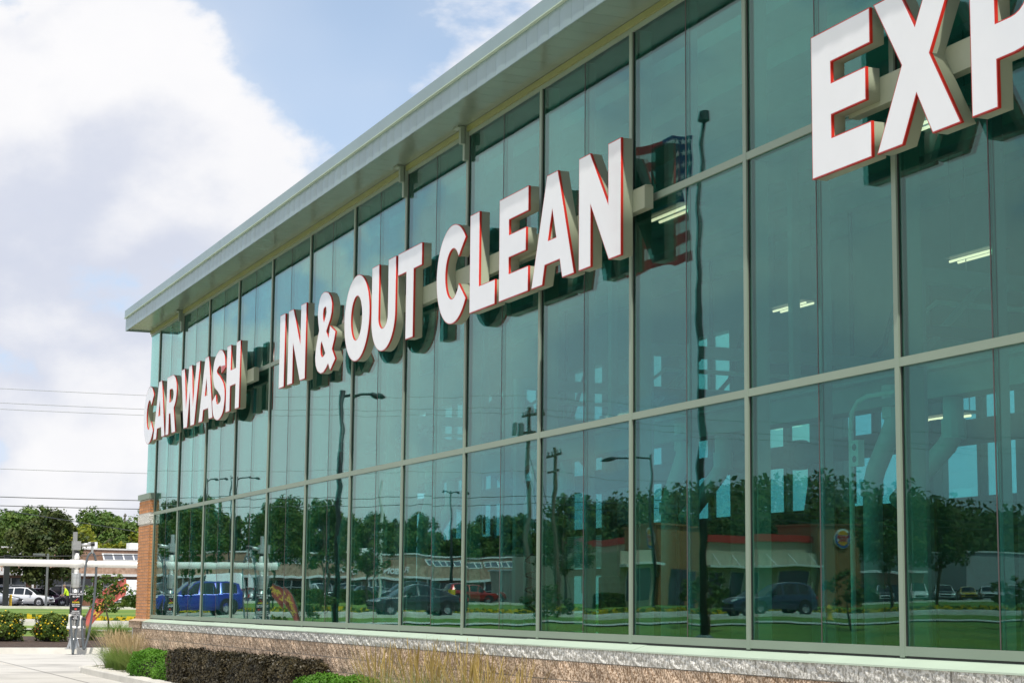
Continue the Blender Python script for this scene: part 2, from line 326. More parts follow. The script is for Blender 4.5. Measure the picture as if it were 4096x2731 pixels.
# yellow flowers along the far kerb: nobody could count them
def flower_strip():
    g = np.random.default_rng(3); n = 5200; y = g.uniform(-40, 70, n); x = g.uniform(93.6, 95.6, n); V = []; Q = []
    z = np.array([ground(a, b) for a, b in zip(x, y)]) + g.uniform(.06, .3, n); s = g.uniform(.06, .14, n)
    for i in range(n):
        a = g.uniform(0, 6.28); c, d = math.cos(a)*s[i], math.sin(a)*s[i]; b = len(V)
        V += [(x[i]-c, y[i]-d, z[i]-s[i]*.6), (x[i]+c, y[i]+d, z[i]-s[i]*.6), (x[i]+c, y[i]+d, z[i]+s[i]*.6), (x[i]-c, y[i]-d, z[i]+s[i]*.6)]; Q.append((b,b+1,b+2,b+3))
    o = stuff(link('roadside_flowers', np_mesh('roadside_flowers', V, Q, [FLOWY, LF_POT], (g.random(n) > .55).astype(int))))
    tag(o, 'band of small yellow flowers along the far kerb of the road', 'flowers')
flower_strip()
mb = MB()
for xj in (42.0, 45.6, 49.2, 52.8, 56.4): mb.add([(xj,-30,.004),(xj+.02,-30,.004),(xj+.02,18,.004),(xj,18,.004)], [(0,1,2,3)])
for yj in (-9, -5.4, -1.8, 1.8, 5.4, 9.0): mb.add([(30 if yj > 1.2 else 44.8,yj,.005),(58.8,yj,.005),(58.8,yj+.02,.005),(30 if yj > 1.2 else 44.8,yj+.02,.005)], [(0,1,2,3)])
structure(mb.build('pavement_joints', M('joint_sealant', (.16,.15,.14), .9)))
# painted stall line on the concrete
mb = MB(); mb.add([(52.0,-3.9,.006),(52.1,-3.9,.006),(58.9,-2.6,.006),(58.8,-2.6,.006)], [(0,1,2,3)])
structure(mb.build('stall_line', YPAINT))
mb = MB(); mb.add([(44.0,2.1,.006),(44.1,2.1,.006),(58.9,1.7,.006),(58.8,1.7,.006)], [(0,1,2,3)]); structure(mb.build('stall_line', YPAINT))

# ------------------------------------------------------------------ the car wash building
BW = 2.39170; X0 = 41.0602; NB = 16
ZS, ZG, Z1, Z2, ZH = 1.243, 1.315, 3.496, 5.660, 7.535
XE = 42.07                                    # far glass corner
def mx_(k): return X0 - k * BW
XN = mx_(NB)                                  # near end
bld = thing('car_wash_building', 'long car wash building with green glass curtain wall and metal eave', 'building', (25.0, -4.0, 0.0))
frame = MB().box(XN, XE, -6.3, -0.6, 0.0, 0.148).build('floor_slab', INFLOOR, bld)
# curtain wall: mullions, transoms, sill frame
for k in range(NB + 1):
    x = mx_(k)
    o = MB().box(x-.031, x+.031, 0.003, 0.024, ZS-.012, ZH+.02).build('mullion', SAGE, bld)
    MB().box(x-.036, x+.036, -.20, -.014, ZS, ZH).build('mullion_back', SAGE, o)
    MB().box(x-.044, x-.0315, 0.001, 0.007, ZG, ZH).build('gasket', GASKET, o); MB().box(x+.0315, x+.040, 0.001, 0.007, ZG, ZH).build('gasket', GASKET, o)
for k in range(-1, NB):
    xa = XE if k < 0 else mx_(k) - .0315; xb = mx_(k+1) + .0315
    for z in (Z1, Z2):
        if k < 0 and z < 3.9: continue
        t = MB().box(xb, xa, 0.002, 0.0215, z-.035, z+.035).build('transom', SAGE, bld)
        MB().box(xb, xa, -.17, -.014, z-.034, z+.034).build('transom_back', SAGE, t)
    MB().box(xb, xa, 0.002, 0.0215, ZS, ZG).build('sill_frame', SAGE, bld) if k >= 0 else None
    MB().box(xb, xa, 0.002, 0.0215, ZH-.03, ZH+.02).build('head_frame', SAGE, bld)
    if k >= 0:
        xm = mx_(k) - BW/2
        for a, b in ((ZG, Z1-.036), (Z1+.036, Z2-.036), (Z2+.036, ZH-.03)):
            j = MB().box(xm-.006, xm+.006, -.004, 0.002, a, b).build('pane_joint', JOINT, bld)
            MB().box(xm-.02, xm+.02, -.12, -.03, a, b).build('glass_fin_post', INWALL, j)
PANES = {}
def pane(x0, x1, z0, z1):
    w, h = abs(x1-x0), z1-z0; key = (round(w,3), round(h,3))
    if key not in PANES: PANES[key] = MB().box(-w/2, w/2, -.024, 0.0, -h/2, h/2).mesh('glass_pane', GLASS)
    link('glass_pane', PANES[key], bld, ((x0+x1)/2 - 25.0, 0.0 + 4.0, (z0+z1)/2))
for k in range(NB):
    xa = mx_(k) - .02; xb = mx_(k+1) + .02; xm = (xa+xb)/2
    for a, b in ((ZG-.02, Z1-.01), (Z1+.01, Z2-.01), (Z2+.01, ZH-.01)):
        pane(xa, xm+.008, a, b); pane(xm-.008, xb, a, b)
pane(XE-.004, X0+.02, 3.96, Z2-.01); pane(XE-.004, X0+.02, Z2+.01, ZH-.01)
# far end wall: glass above the pier, solid below
MB().box(XE-.024, XE, -1.2, -.026, 3.96, ZH).build('end_glass', GLASS, bld)
MB().box(XE-.1, XE-.002, -6.3, -1.21, 0, 7.6).build('end_wall', INWALL, bld)
MB().box(XE-.15, XE-.03, -1.2, -.2, 0, 3.9).build('end_wall_low', INWALL, bld)
MB().box(XN-.1, XN+.1, -6.3, -.21, 0, 7.6).build('near_end_wall', INWALL, bld)
# sill flashing in lengths, with a dark gap under the frame
MB().box(XN, XE-.9, -.16, 0.006, 1.10, ZS-.002).build('sill_backing', GASKET, bld)
xs = XE - .88
while xs > XN:
    x2 = max(xs - 3.05, XN); dz = rnd.uniform(-.004, .004)
    v = [(x2,.008,1.226+dz),(xs-.004,.008,1.226+dz),(xs-.004,.178,1.172+dz),(x2,.178,1.172+dz),(x2,.008,1.214+dz),(xs-.004,.008,1.214+dz),(xs-.004,.168,1.160+dz),(x2,.168,1.160+dz),(xs-.004,.178,1.158+dz),(x2,.178,1.158+dz),(xs-.004,.168,1.158+dz),(x2,.168,1.158+dz)]
    MB().add(v, [(0,3,2,1),(4,5,6,7),(3,9,8,2),(7,6,10,11),(0,1,5,4),(9,11,10,8),(1,2,8,10,6,5),(0,4,7,11,9,3)]).build('sill_flashing', SAGE_L, bld)
    xs = x2
# split-face block base
base = MB().box(XN, XE+.35, -.2, .141, -.3, 1.165).build('base_wall', MORTAR, bld)
def block_mesh(seed, L, H, D, mat, jag):
    r = random.Random(seed); nx, nz = 5, 3; mb = MB(); g = {}
    for i in range(nx+1):
        for j in range(nz+1):
            e = i in (0, nx) or j in (0, nz)
            g[i, j] = len(mb.v); mb.v.append((-L/2 + L*i/nx + (0 if i in (0, nx) else r.uniform(-.015,.015)), D - (.004 if e else 0) + (r.uniform(-.3,.3)*jag if e else r.uniform(-1,1)*jag), -H/2 + H*j/nz + (0 if j in (0, nz) else r.uniform(-.01,.01))))
    for i in range(nx):
        for j in range(nz): mb.f.append((g[i,j], g[i,j+1], g[i+1,j+1], g[i+1,j])); mb.m.append(0)
    b = len(mb.v); mb.v += [(-L/2,0,-H/2),(L/2,0,-H/2),(L/2,0,H/2),(-L/2,0,H/2)]
    mb.f += [tuple([b, b+1] + [g[i,0] for i in range(nx,-1,-1)]), tuple([b+2, b+3] + [g[i,nz] for i in range(nx+1)]), tuple([b+1, b+2] + [g[nx,j] for j in range(nz,-1,-1)]), tuple([b+3, b] + [g[0,j] for j in range(nz+1)])]
    mb.m += [0]*4
    return mb.mesh('stone_block', mat)
WB = [block_mesh(s, .396, .148, .05, STONE_W, .012) for s in range(7)]
BB = [block_mesh(20+s, .396, .193, .045, STONE_B, .012) for s in range(9)]
rest = MB(); nblk = 0
def blk(ms, x, y, z, k):
    global nblk
    nblk += 1; o = link('stone_block', ms[k % len(ms)], base, (x-25.0, y+4.0, z))
r2 = random.Random(5)
for c in range(6):                        # course 0 is the white band
    x = XE + .35 - .2 - (.203 if c % 2 else 0); i = 0
    while x > XN + .2:
        z = 1.099 if c == 0 else 1.018 - .2032*(c-1) - .1016 + .002
        ms = WB if c == 0 else BB
        if c <= 3 and x > 14.4 and not (c == 0 and x > XE - .75): blk(ms, x, .117, z, r2.randrange(99))
        else:
            if not (c == 0 and x > XE - .75):
                me = ms[i % len(ms)]; o = len(rest.v); rest.v += [(v.co.x + x, v.co.y + .117, v.co.z + z) for v in me.vertices]; rest.f += [tuple(q + o for q in p.vertices) for p in me.polygons]; rest.m += [0 if c else 1]*len(me.polygons)
        x -= .4064; i += 1
stuff(rest.build('lower_stone_courses', [STONE_B, STONE_W], base))
# brick pier at the far corner
pier = MB().box(41.11, 42.30, -.25, .088, 1.222, 3.815).build('corner_pier', MORTAR, bld)
bm_s = MB().box(-.0965, .0965, -.005, .012, -.0285, .0285).mesh('brick', BRICK); bm_h = MB().box(-.012, .005, -.045, .052, -.0285, .0285).mesh('brick', BRICK)
PO = Vector((25.0, -4.0, 0.0))
zc = 1.222 + .0339; ci = 0
while zc < 3.80:
    if 3.27 < zc + .03 and zc - .03 < 3.50: zc += .0677; ci += 1; continue
    for q in range(6):
        x = 41.11 + .0985 + q*.1985
        o = link('brick', bm_s, pier, tuple(Vector((x, .088, zc)) - PO))
    o = link('brick', bm_h, pier, tuple(Vector((41.11, .048, zc)) - PO))
    zc += .0677; ci += 1
MB().box(41.085, 42.33, -.2, .115, 3.285, 3.505).build('pier_stone_band', STONE_W, pier)
MB().box(41.07, 42.35, -.25, .13, 3.82, 3.945).build('pier_cap', SAGE, pier)
v = [(41.04,-.2,1.175),(42.62,-.2,1.175),(42.62,.20,1.175),(41.04,.20,1.175),(41.10,-.2,1.222),(42.36,-.2,1.222),(42.36,.10,1.222),(41.10,.10,1.222)]
MB().add(v, [(0,3,2,1),(4,5,6,7),(0,1,5,4),(1,2,6,5),(2,3,7,6),(3,0,4,7)]).build('pier_base_slope', M('tan_cast_stone', (0.50,0.38,0.27), .9, var=.1), pier)
MB().box(41.33, 42.62, .02, .182, 1.03, 1.1745).build('pier_base_block', STONE_B, pier)
# eave: soffit boards, fascia panels, coping, head trim
YO, ZSF = 0.60, 7.63
MB().box(XN, XE-.02, 0.010, .05, ZH+.022, ZSF-.004).build('head_trim', TRIM, bld)
nf = int((XE - XN) / .305)
for i in range(nf):
    xa = XE - i*.305; xb = xa - .305
    MB().box(xb+.002, xa-.002, 0.051, YO-.01, ZSF, ZSF+.02).build('soffit_panel', SOFFIT, bld)
    mb = MB(); z0, z1 = ZSF-.03, ZSF+.275; bul = .004 + rnd.uniform(-.003,.003); n = 5
    for j in range(n+1):
        t = j/n; y = YO + bul*math.sin(math.pi*t); mb.v += [(xb+.0015+(.302)*t, y, z0), (xb+.0015+.302*t, y, z1), (xb+.0015+.302*t, YO-.01, z0), (xb+.0015+.302*t, YO-.01, z1)]
    for j in range(n):
        a = 4*j; b = a+4; mb.f += [(a,a+1,b+1,b),(a+2,b+2,b+3,a+3),(a,b,b+2,a+2),(a+1,a+3,b+3,b+1)]; mb.m += [0]*4
    mb.f += [(0,2,3,1),(4*n,4*n+1,4*n+3,4*n+2)]; mb.m += [0,0]
    mb.build('fascia_panel', FASCIA, bld)
xs = XE + .01
while xs > XN:
    x2 = max(xs - 3.05, XN)
    MB().box(x2, xs-.004, YO-.02, YO+.030, ZSF+.262, ZSF+.43).build('roof_coping', FASCIA, bld)
    MB().box(x2, xs-.004, YO-.02, YO+.045, ZSF+.248, ZSF+.261).build('drip_edge', SAGE_L, bld)
    xs = x2
MB().box(XN, XE, -6.5, YO-.021, ZSF+.021, ZSF+.40).build('roof', GREYM, bld)
MB().box(XE+.002, XE+.014, -.2, YO, ZSF-.03, ZSF+.42).build('eave_end_cap', FASCIA, bld)
for k in (1, 7, 8):
    x = mx_(k); mb = MB(); mb.prism([(x-.034, ZH-.35), (x+.034, ZH-.35), (x+.034, ZSF-.01), (x-.034, ZSF-.01)], .026, .075)
    mb.box(x-.034, x+.034, .064, .13, ZH-.14, ZSF-.006); mb.box(x-.03, x+.14, .10, .17, ZSF-.03, ZSF-.004)
    mb.build('eave_bracket', SAGE, bld)
# interior shell
YB = -6.0
MB().box(XN, XE-.03, YB-.2, -.25, 7.05, 7.2).build('ceiling_deck', INCEIL, bld)
MB().box(XN, XE-.03, YB-.2, YB, 5.95, 7.05).build('rear_header', INWALL, bld)
for i in range(14):
    x = 41.0 - i*2.39 - 1.0
    if x < XN + .5: break
    MB().box(x-.33, x+.33, YB-.2, YB+.04, .15, 5.95).build('rear_column', INWALL, bld)
    xa, xb = x-.33, x-2.39+.33
    door = 29.9 < xb and xa < 34.8
    if door: MB().box(xb, xa, YB-.2, YB, .15, .42).build('rear_wall', INDARK, bld)
    else: MB().box(xb, xa, YB-.2, YB, .15, 3.0).build('rear_wall', INDARK, bld)
    if xa < 26.5: MB().box(xb, xa, YB-.2, YB, 4.45, 5.95).build('rear_spandrel', INWALL, bld)
    w = MB().box(xb, xa, YB-.12, YB-.10, 3.0 if not door else .42, 5.95).build('rear_window', CLEARG, bld)
    MB().box((xa+xb)/2-.04, (xa+xb)/2+.04, YB-.16, YB-.05, 3.0 if not door else .42, 5.95).build('window_bar', INDARK, w)
    for z in ((4.9,) if not door else (4.9, 2.93, 2.2, 1.2)): MB().box(xb, xa, YB-.165, YB-.045, z-.06, z+.06).build('window_bar', INDARK, w)
    if door:
        for q in range(18): MB().box(xb+.05, xa-.05, YB-.04, YB-.03, 2.28+q*.033, 2.28+q*.033+.026).build('blind_slat', M('pale_blind', (.7,.68,.6), .6), w)
for i in range(7):                       # roof joists and strip of duct
    MB().box(XN, XE-.1, -.9-i*.85, -.78-i*.85, 6.82, 7.045).build('roof_joist', INCEIL, bld)

# ------------------------------------------------------------------ channel-letter signs
H = 1.2
def ell(cx, cy_, rx, ry, a0, a1, n): return [(cx + rx*math.cos(R(a0+(a1-a0)*i/n)), cy_ + ry*math.sin(R(a0+(a1-a0)*i/n))) for i in range(n+1)]
def catmull(pts, n=8):
    P = [Vector(p) for p in pts]; out = []
    for i in range(len(P)-1):
        a, b, c, d = P[max(i-1,0)], P[i], P[i+1], P[min(i+2,len(P)-1)]
        for k in range(n):
            t = k/n; out.append(0.5*((2*b)+(-a+c)*t+(2*a-5*b+4*c-d)*t*t+(-a+3*b-3*c+d)*t**3))
    out.append(P[-1]); return out
def stroke(pts, w):
    c = catmull(pts); l, r = [], []
    for i, p in enumerate(c):
        d = (c[min(i+1,len(c)-1)] - c[max(i-1,0)]).normalized(); nrm = Vector((-d.y, d.x)) * w/2; l.append(tuple(p+nrm)); r.append(tuple(p-nrm))
    return l + r[::-1]
GL = {
 'E': [[(0,0),(.88,0),(.88,.285),(.30,.285),(.30,.475),(.81,.475),(.81,.74),(.30,.74),(.30,.918),(.88,.918),(.88,1.2),(0,1.2)]],
 'X': [[(0,0),(.342,0),(.539,.35),(.736,0),(1.087,0),(.715,.617),(1.07,1.2),(.735,1.2),(.535,.873),(.335,1.2),(-.02,1.2),(.35,.617)]],
 'P': [[(0,0),(.30,0),(.30,.345)] + ell(.50,.7725,.46,.4275,-90,90,16) + [(0,1.2)], [(.29,.61)] + ell(.47,.765,.19,.155,-90,90,12) + [(.29,.92)]],
 'A': [[(0,0),(.309,0),(.376,.21),(.789,.21),(.857,0),(1.17,0),(.725,1.2),(.43,1.2)], [(.461,.47),(.69,.47),(.579,.795)]],
 'N': [[(0,0),(.3,0),(.3,.645),(.744,0),(1.03,0),(1.03,1.2),(.731,1.2),(.731,.575),(.281,1.2),(0,1.2)]],
 'C': [ell(.58,.58,.58,.622,39,324,40) + ell(.58,.585,.26,.316,330,36,30)],
 'L': [[(0,0),(.83,0),(.83,.29),(.31,.29),(.31,1.2),(0,1.2)]],
 'I': [[(0,0),(.31,0),(.31,1.2),(0,1.2)]],
 'O': [ell(.598,.59,.598,.622,0,360,48)[:-1], ell(.588,.59,.266,.32,0,360,36)[:-1]],
 'U': [[(0,1.2)] + ell(.5225,.45,.5225,.482,180,360,28) + [(1.045,1.2),(.727,1.2)] + ell(.521,.45,.206,.168,0,-180,20) + [(.315,1.2)]],
 'T': [[(.345,0),(.645,0),(.645,.907),(.965,.907),(.965,1.2),(0,1.2),(0,.907),(.345,.907)]],
 'H': [[(0,0),(.29,0),(.29,.45),(.695,.45),(.695,0),(.985,0),(.985,1.2),(.695,1.2),(.695,.74),(.29,.74),(.29,1.2),(0,1.2)]],
 'R': [[(0,0),(.28,0),(.28,.42),(.42,.42),(.60,0),(.95,0),(.72,.50)] + ell(.52,.835,.44,.365,-62,90,16) + [(0,1.2)], [(.28,.66)] + ell(.47,.79,.20,.13,-90,90,10) + [(.28,.92)]],
 'W': [[(0,1.2),(.31,1.2),(.53,.36),(.71,1.2),(.964,1.2),(1.144,.36),(1.364,1.2),(1.674,1.2),(1.31,0),(.99,0),(.837,.68),(.684,0),(.364,0)]],
 'S': [stroke([(.83,.80),(.77,.98),(.54,1.065),(.26,.99),(.16,.85),(.25,.69),(.51,.58),(.78,.43),(.84,.28),(.76,.13),(.50,.065),(.24,.14),(.15,.36)], .30)],

}
GL['&'] = [[(0.522,1.208),(0.662,1.173),(0.783,1.092),(0.852,0.98),(0.837,0.851),(0.775,0.759),(0.666,0.671),(0.582,0.598),(0.707,0.477),(0.773,0.657),(1.059,0.535),(1.009,0.424),(0.896,0.294),(1.081,0.126),(0.827,-0.024),(0.713,0.092),(0.617,0.038),(0.469,-0.015),(0.316,-0.017),(0.157,0.034),(0.05,0.132),(0.008,0.255),(0.038,0.399),(0.114,0.545),(0.193,0.664),(0.136,0.787),(0.105,0.91),(0.121,1.026),(0.184,1.136),(0.283,1.199),(0.394,1.219)],[(0.495,0.985),(0.553,0.956),(0.568,0.889),(0.518,0.82),(0.442,0.75),(0.397,0.81),(0.385,0.886),(0.415,0.962)],[(0.343,0.472),(0.548,0.267),(0.454,0.229),(0.362,0.234),(0.301,0.286),(0.289,0.369),(0.305,0.433)]]
def curve_solid(polys, off, y_front, y_back, name, mat):
    """flat 2-D outline with holes, extruded; u to the reader's right, v up"""
    c = bpy.data.curves.new(name, 'CURVE'); c.dimensions = '2D'; c.fill_mode = 'BOTH'; c.extrude = (y_front-y_back)/2; c.offset = off
    for poly in polys:
        s = c.splines.new('POLY'); s.points.add(len(poly)-1); s.use_cyclic_u = True
        for i, (u, v) in enumerate(poly): s.points[i].co = (u, v, 0, 1)
    t = bpy.data.objects.new('t', c); COL.objects.link(t); dg = bpy.context.evaluated_depsgraph_get()
    me = bpy.data.meshes.new_from_object(t.evaluated_get(dg)); bpy.data.objects.remove(t); bpy.data.curves.remove(c)
    ym = (y_front+y_back)/2
    for vv in me.vertices:
        u, w, d = vv.co; vv.co = (-u, ym + d, w)          # reader looks along -y: right is -x
    me.name = name; me.materials.clear(); me.materials.append(mat); me.update(); return me
YF, YR = 0.31, 0.178
LET = {}
def letter_meshes(ch):
    if ch not in LET:
        LET[ch] = (curve_solid(GL[ch], 0.0, YF-.027, YR, 'return', LRET), curve_solid(GL[ch], 0.003, YF-.002, YF-.0265, 'trim_cap', LRED), curve_solid(GL[ch], -0.007, YF, YF-.010, 'face', LFACE))
    return LET[ch]
def sign(name, label, letters, z0, rx0, rx1):
    cx = (letters[0][1] + rx1)/2; s = thing(name, label, 'sign', (cx, .1, z0))
    rw = MB().box(rx1, rx0, .080, .176, z0+.44, z0+.665).build('raceway', LRET, s)
    x = rx0 - .5
    while x > rx1 + .2: MB().box(x-.03, x+.03, .026, .0795, z0+.50, z0+.62).build('mounting_bracket', GREYM, rw); x -= BW
    MB().box(rx1-.012, rx0+.012, .10, .165, z0+.666, z0+.675).build('raceway_lid', LRET, rw)
    names = {'&': 'ampersand'}
    for ch, x in letters:
        a, b, c = letter_meshes(ch)
        L = link('letter_' + (names.get(ch, ch.lower())), a, s, (x - cx, -.1, 0)); L['label'] = 'white letter %s with red edge' % ch
        link('trim_cap', b, L); link('face', c, L)
sign('car_wash_sign', 'white channel letters with red edges spelling CAR WASH on the glass', [('C',41.09),('A',39.98),('R',38.71),('W',37.35),('A',35.66),('S',34.56),('H',33.46)], 5.0, 40.9, 32.0)
sign('in_and_out_sign', 'white channel letters with red edges spelling IN & OUT on the glass', [('I',29.80),('N',29.28),('&',27.70),('O',26.19),('U',24.90),('T',23.76)], 5.06, 29.6, 22.42)
sign('clean_sign', 'white channel letters with red edges spelling CLEAN on the glass', [('C',22.217),('L',21.03),('E',20.07),('A',19.09),('N',17.80)], 5.075, 21.9, 16.50)
sign('express_sign', 'huge white letters with red edges reading EXP at upper right', [('E',13.10),('X',12.14),('P',10.917)], 5.078, 12.75, 9.9)
# ------------------------------------------------------------------ inside the car wash
def light_fixture(loc, label, L=.95):
    t = thing('ceiling_light', label, 'light fixture', loc, group='fluorescent lights in the wash tunnel')
    x, y, z = loc
    MB().prism([(x-L/2,z+.05),(x+L/2,z+.05),(x+L/2,z+.08),(x-L/2,z+.08)], y-.16, y+.16).build('housing', GREYM, t)
    for q in (-.06, .06): MB().tube([(x-L/2+.04,y+q,z+.02),(x+L/2-.04,y+q,z+.02)], .017, 6).build('tube', LAMP, t)
    for q in (-.5, .5): MB().tube([(x+q,y,z+.08),(x+q,y,7.05)], .006, 5).build('hanger', GREYM, t)
light_fixture((22.4,-5,5.69), 'lit strip light in the middle row of glass, below and left of letter E')
light_fixture((18.2,-5,5.70), 'lit strip light in the middle row of glass, below letter P')
light_fixture((18.2,-1,5.85), 'lit strip light beside the shadowed reflection of the last letter N')
light_fixture((18.9,-5,3.84), 'low lit strip light behind the large slanting duct')
light_fixture((14.7,-2,6.17), 'lit strip light showing between the legs of letter X')
light_fixture((27.1,-4.6,4.55), 'lit strip light low in the middle row of glass, below the word CLEAN')
PVC = M('grey_pvc_duct', (0.72,0.73,0.69), .4, var=.05)
b = thing('equipment_beam', 'long horizontal equipment beam running the length of the wash tunnel', 'beam', (25,-3,3.75))
MB().box(8, 41, -3.15, -2.85, 3.72, 3.80).build('beam_lower_flange', INCEIL, b); MB().box(8, 41, -3.02, -2.98, 3.80, 4.02).build('beam_web', INCEIL, b); MB().box(8, 41, -3.15, -2.85, 4.02, 4.08).build('beam_upper_flange', INCEIL, b)
for i in range(7):
    x = 9.0 + i*5; MB().box(x-.05, x+.05, -3.05, -2.95, 4.08, 7.0).build('beam_hanger', INCEIL, b)
b = thing('overhead_duct', 'thick horizontal pipe crossing the bright rear windows of the tunnel', 'duct', (25,-4,3.5))
MB().tube([(14,-4,3.5),(40,-4,3.5)], .14, 12).build('duct_pipe', INDARK, b, smooth=True)
for i in range(9):
    x = 14.6 + i*3.0; MB().tube([(x-.09,-4,3.5),(x+.09,-4,3.5)], .19, 12).build('coupling', INDARK, b)
for i in range(5):
    x = 16.97 + i*4.86; w = ['nearest', 'second', 'third', 'fourth', 'farthest'][i]
    d = thing('drop_duct', 'pale bent drop duct leaning left inside the tunnel, %s of its kind' % w, 'duct', (x,-3,.15), group='bent drop ducts in the tunnel')
    MB().tube([(x,-3,3.95),(x,-3,3.55),(x+.10,-3,3.40),(x+.36,-3,3.07),(x+.43,-3,2.92),(x+.44,-3,.6)], .105, 12).build('duct_pipe', PVC, d, smooth=True)
    MB().tube([(x,-3,3.60),(x,-3,3.95)], .125, 12).build('collar', PVC, d); MB().tube([(x+.44,-3,2.80),(x+.44,-3,2.95)], .125, 12).build('collar', PVC, d)
    MB().box(x+.2, x+.75, -3.3, -2.7, .15, .75).build('blower_housing', INDARK, d)
    x2 = x - 1.07
    d = thing('slanted_duct', 'pale duct slanting down left inside the tunnel, %s of its kind' % w, 'duct', (x2,-3,.15), group='slanted ducts in the tunnel')
    MB().tube([(x2,-3,3.75),(x2,-3,3.36),(x2+.12,-3,3.24),(x2+1.02,-3,2.72)], .105, 12).build('duct_pipe', PVC, d, smooth=True)
    MB().tube([(x2,-3,3.3),(x2,-3,3.5)], .125, 12).build('collar', PVC, d)
    MB().tube([(x2-.5,-4,3.4),(x2-.5,-4,3.1),(x2-.42,-4,2.7)], [.07,.08,.1], 8).build('dark_nozzle', DARKM, d)
for i in range(5):
    x = 14.6 + i*4.86 + (.8 if i % 2 else 0); w = ['nearest', 'second', 'third', 'fourth', 'farthest'][i]
    a = thing('wash_arch', 'steel spray arch spanning the tunnel behind the glass, %s of five' % w, 'arch', (x,-3.6,.15), group='spray arches in the tunnel')
    for y in (-1.7,-5.4): MB().box(x-.06,x+.06,y-.06,y+.06,.15,4.6).build('upright', INCEIL, a)
    MB().box(x-.07,x+.07,-5.46,-1.64,4.6,4.74).build('crossbar', INCEIL, a); MB().box(x-.05,x+.05,-5.34,-1.76,4.1,4.2).build('crossbar', INDARK, a)
    MB().bar((x,-1.7,3.9),(x,-2.4,4.6),.06,.06).build('brace', INCEIL, a); MB().bar((x,-5.4,3.9),(x,-4.7,4.6),.06,.06).build('brace', INCEIL, a)
    MB().tube([(x+.12,-1.8,.4),(x+.12,-1.8,4.3),(x+.12,-2.0,4.45),(x+.12,-5.1,4.45)], .028, 8).build('spray_pipe', PVC, a)
    MB().tube([(x-.15,-5.3,5.9),(x-.1,-5.0,4.9),(x+.3,-4.6,4.3),(x+.9,-4.6,4.35)], .035, 7).build('feed_hose', BLACKP, a)
    MB().box(x+.5,x+1.1,-4.6,-4.0,4.3,4.75).build('motor_box', INDARK, a); MB().tube([(x+1.6,-5.6,7.0),(x+1.6,-5.6,3.0)], .03, 6).build('drop_conduit', INDARK, a)
c = thing('conduit_run', 'pale electrical conduit with an outlet box just behind the glass at right', 'conduit', (13.7,-.4,.15))
MB().tube([(13.0,-.4,3.36),(13.43,-.4,3.36),(13.58,-.4,3.33),(13.68,-.4,3.24),(13.7,-.4,3.1),(13.7,-.4,.3)], .022, 8).build('conduit', PVC, c, smooth=True)
ob = MB().box(13.53,13.65,-.42,-.36,2.78,3.0).build('outlet_box', PVC, c)
for z in (2.84,2.94): MB().lathe([(.0,-.355),(.028,-.355),(.03,-.36)], (13.59,0,z), 12, axis='y').build('outlet_face', INDARK, ob)
def coil(x, label, n=9):
    t = thing('coiled_hose', label, 'hose', (x,-1.5,.15)); pts = [(x,-1.5,3.4),(x,-1.5,2.3)]
    for i in range(n*10+1):
        a = i/10*2*math.pi; pts.append((x+.12*math.sin(a), -1.5+.12*math.cos(a), 2.2-1.75*i/(n*10)))
    MB().tube(pts, .013, 6).build('hose_line', BLACKP, t); MB().box(x-.02,x+.02,-1.53,-1.47,2.25,2.55).build('spray_handle', BLACKP, t)
coil(22.75, 'black coiled hose hanging behind the glass left of the blinds'); coil(23.25, 'black coiled hose hanging near the mullion left of the blinds')
for i, (x, lab) in enumerate(((36.5,'dark tall control cabinet behind far glass'), (27.0,'dark control cabinet low behind glass at mid tunnel'), (11.5,'dark control cabinet behind glass at right'))):
    t = thing('control_cabinet', lab, 'cabinet', (x,-4.8,.15)); MB().box(x-.5,x+.5,-5.2,-4.4,.15,2.05).build('cabinet_body', INDARK, t); MB().box(x-.46,x+.46,-4.4,-4.38,.25,1.95).build('cabinet_door', DARKM, t)
for i, x in enumerate((38.6, 33.7, 28.9)):
    t = thing('round_brush', ['dark round wash brush behind the farthest glass bays','dark round wash brush behind the middle of CAR WASH to IN gap','dark round wash brush behind glass under the letters OUT'][i], 'brush', (x,-3.4,4.1))
    MB().lathe([(.0,-.28),(.62,-.28),(.68,-.2),(.68,.2),(.62,.28),(0,.28)], (x,-3.4,4.35), 24, axis='y').build('brush_drum', INDARK, t); MB().tube([(x,-3.9,4.35),(x,-2.9,4.35)], .06, 8).build('axle', DARKM, t)

# ------------------------------------------------------------------ planting bed at the wall foot
mb = MB(); pts = [(44.6,-2.2),(44.6,.1),(44.2,.75),(43.4,1.08),(42.0,1.12),(XN,1.12)]
for a, b2 in zip(pts[:-1], pts[1:]):
    A, B = Vector((*a,0)), Vector((*b2,0)); d = (B-A).normalized(); n = Vector((d.y,-d.x,0)); n = n if n.dot(Vector((36,-2,0))-A) > 0 else -n
    v = [A+Vector((0,0,-.1)), B+Vector((0,0,-.1)), B+Vector((0,0,.12)), A+Vector((0,0,.12)), A+n*.02+Vector((0,0,.15)), B+n*.02+Vector((0,0,.15)), B+n*.24+Vector((0,0,.15)), A+n*.24+Vector((0,0,.15)), A+n*.24+Vector((0,0,-.1)), B+n*.24+Vector((0,0,-.1))]
    mb.add(v, [(0,1,2,3),(3,2,5,4),(4,5,6,7),(7,6,9,8),(0,3,4,7,8),(1,9,6,5,2)])
structure(mb.build('bed_kerb', CURB))
structure(MB().add([(XN,.1,.08),(44.5,.1,.08),(44.2,.72,.08),(43.3,1.0,.08),(XN,1.0,.08)], [(0,1,2,3,4)]).build('gravel_bed', SOIL))
structure(MB().add([(42.4,-2.2,.08),(44.5,-2.2,.08),(44.5,.1,.08),(42.4,.1,.08)], [(0,1,2,3)]).build('gravel_bed', SOIL))
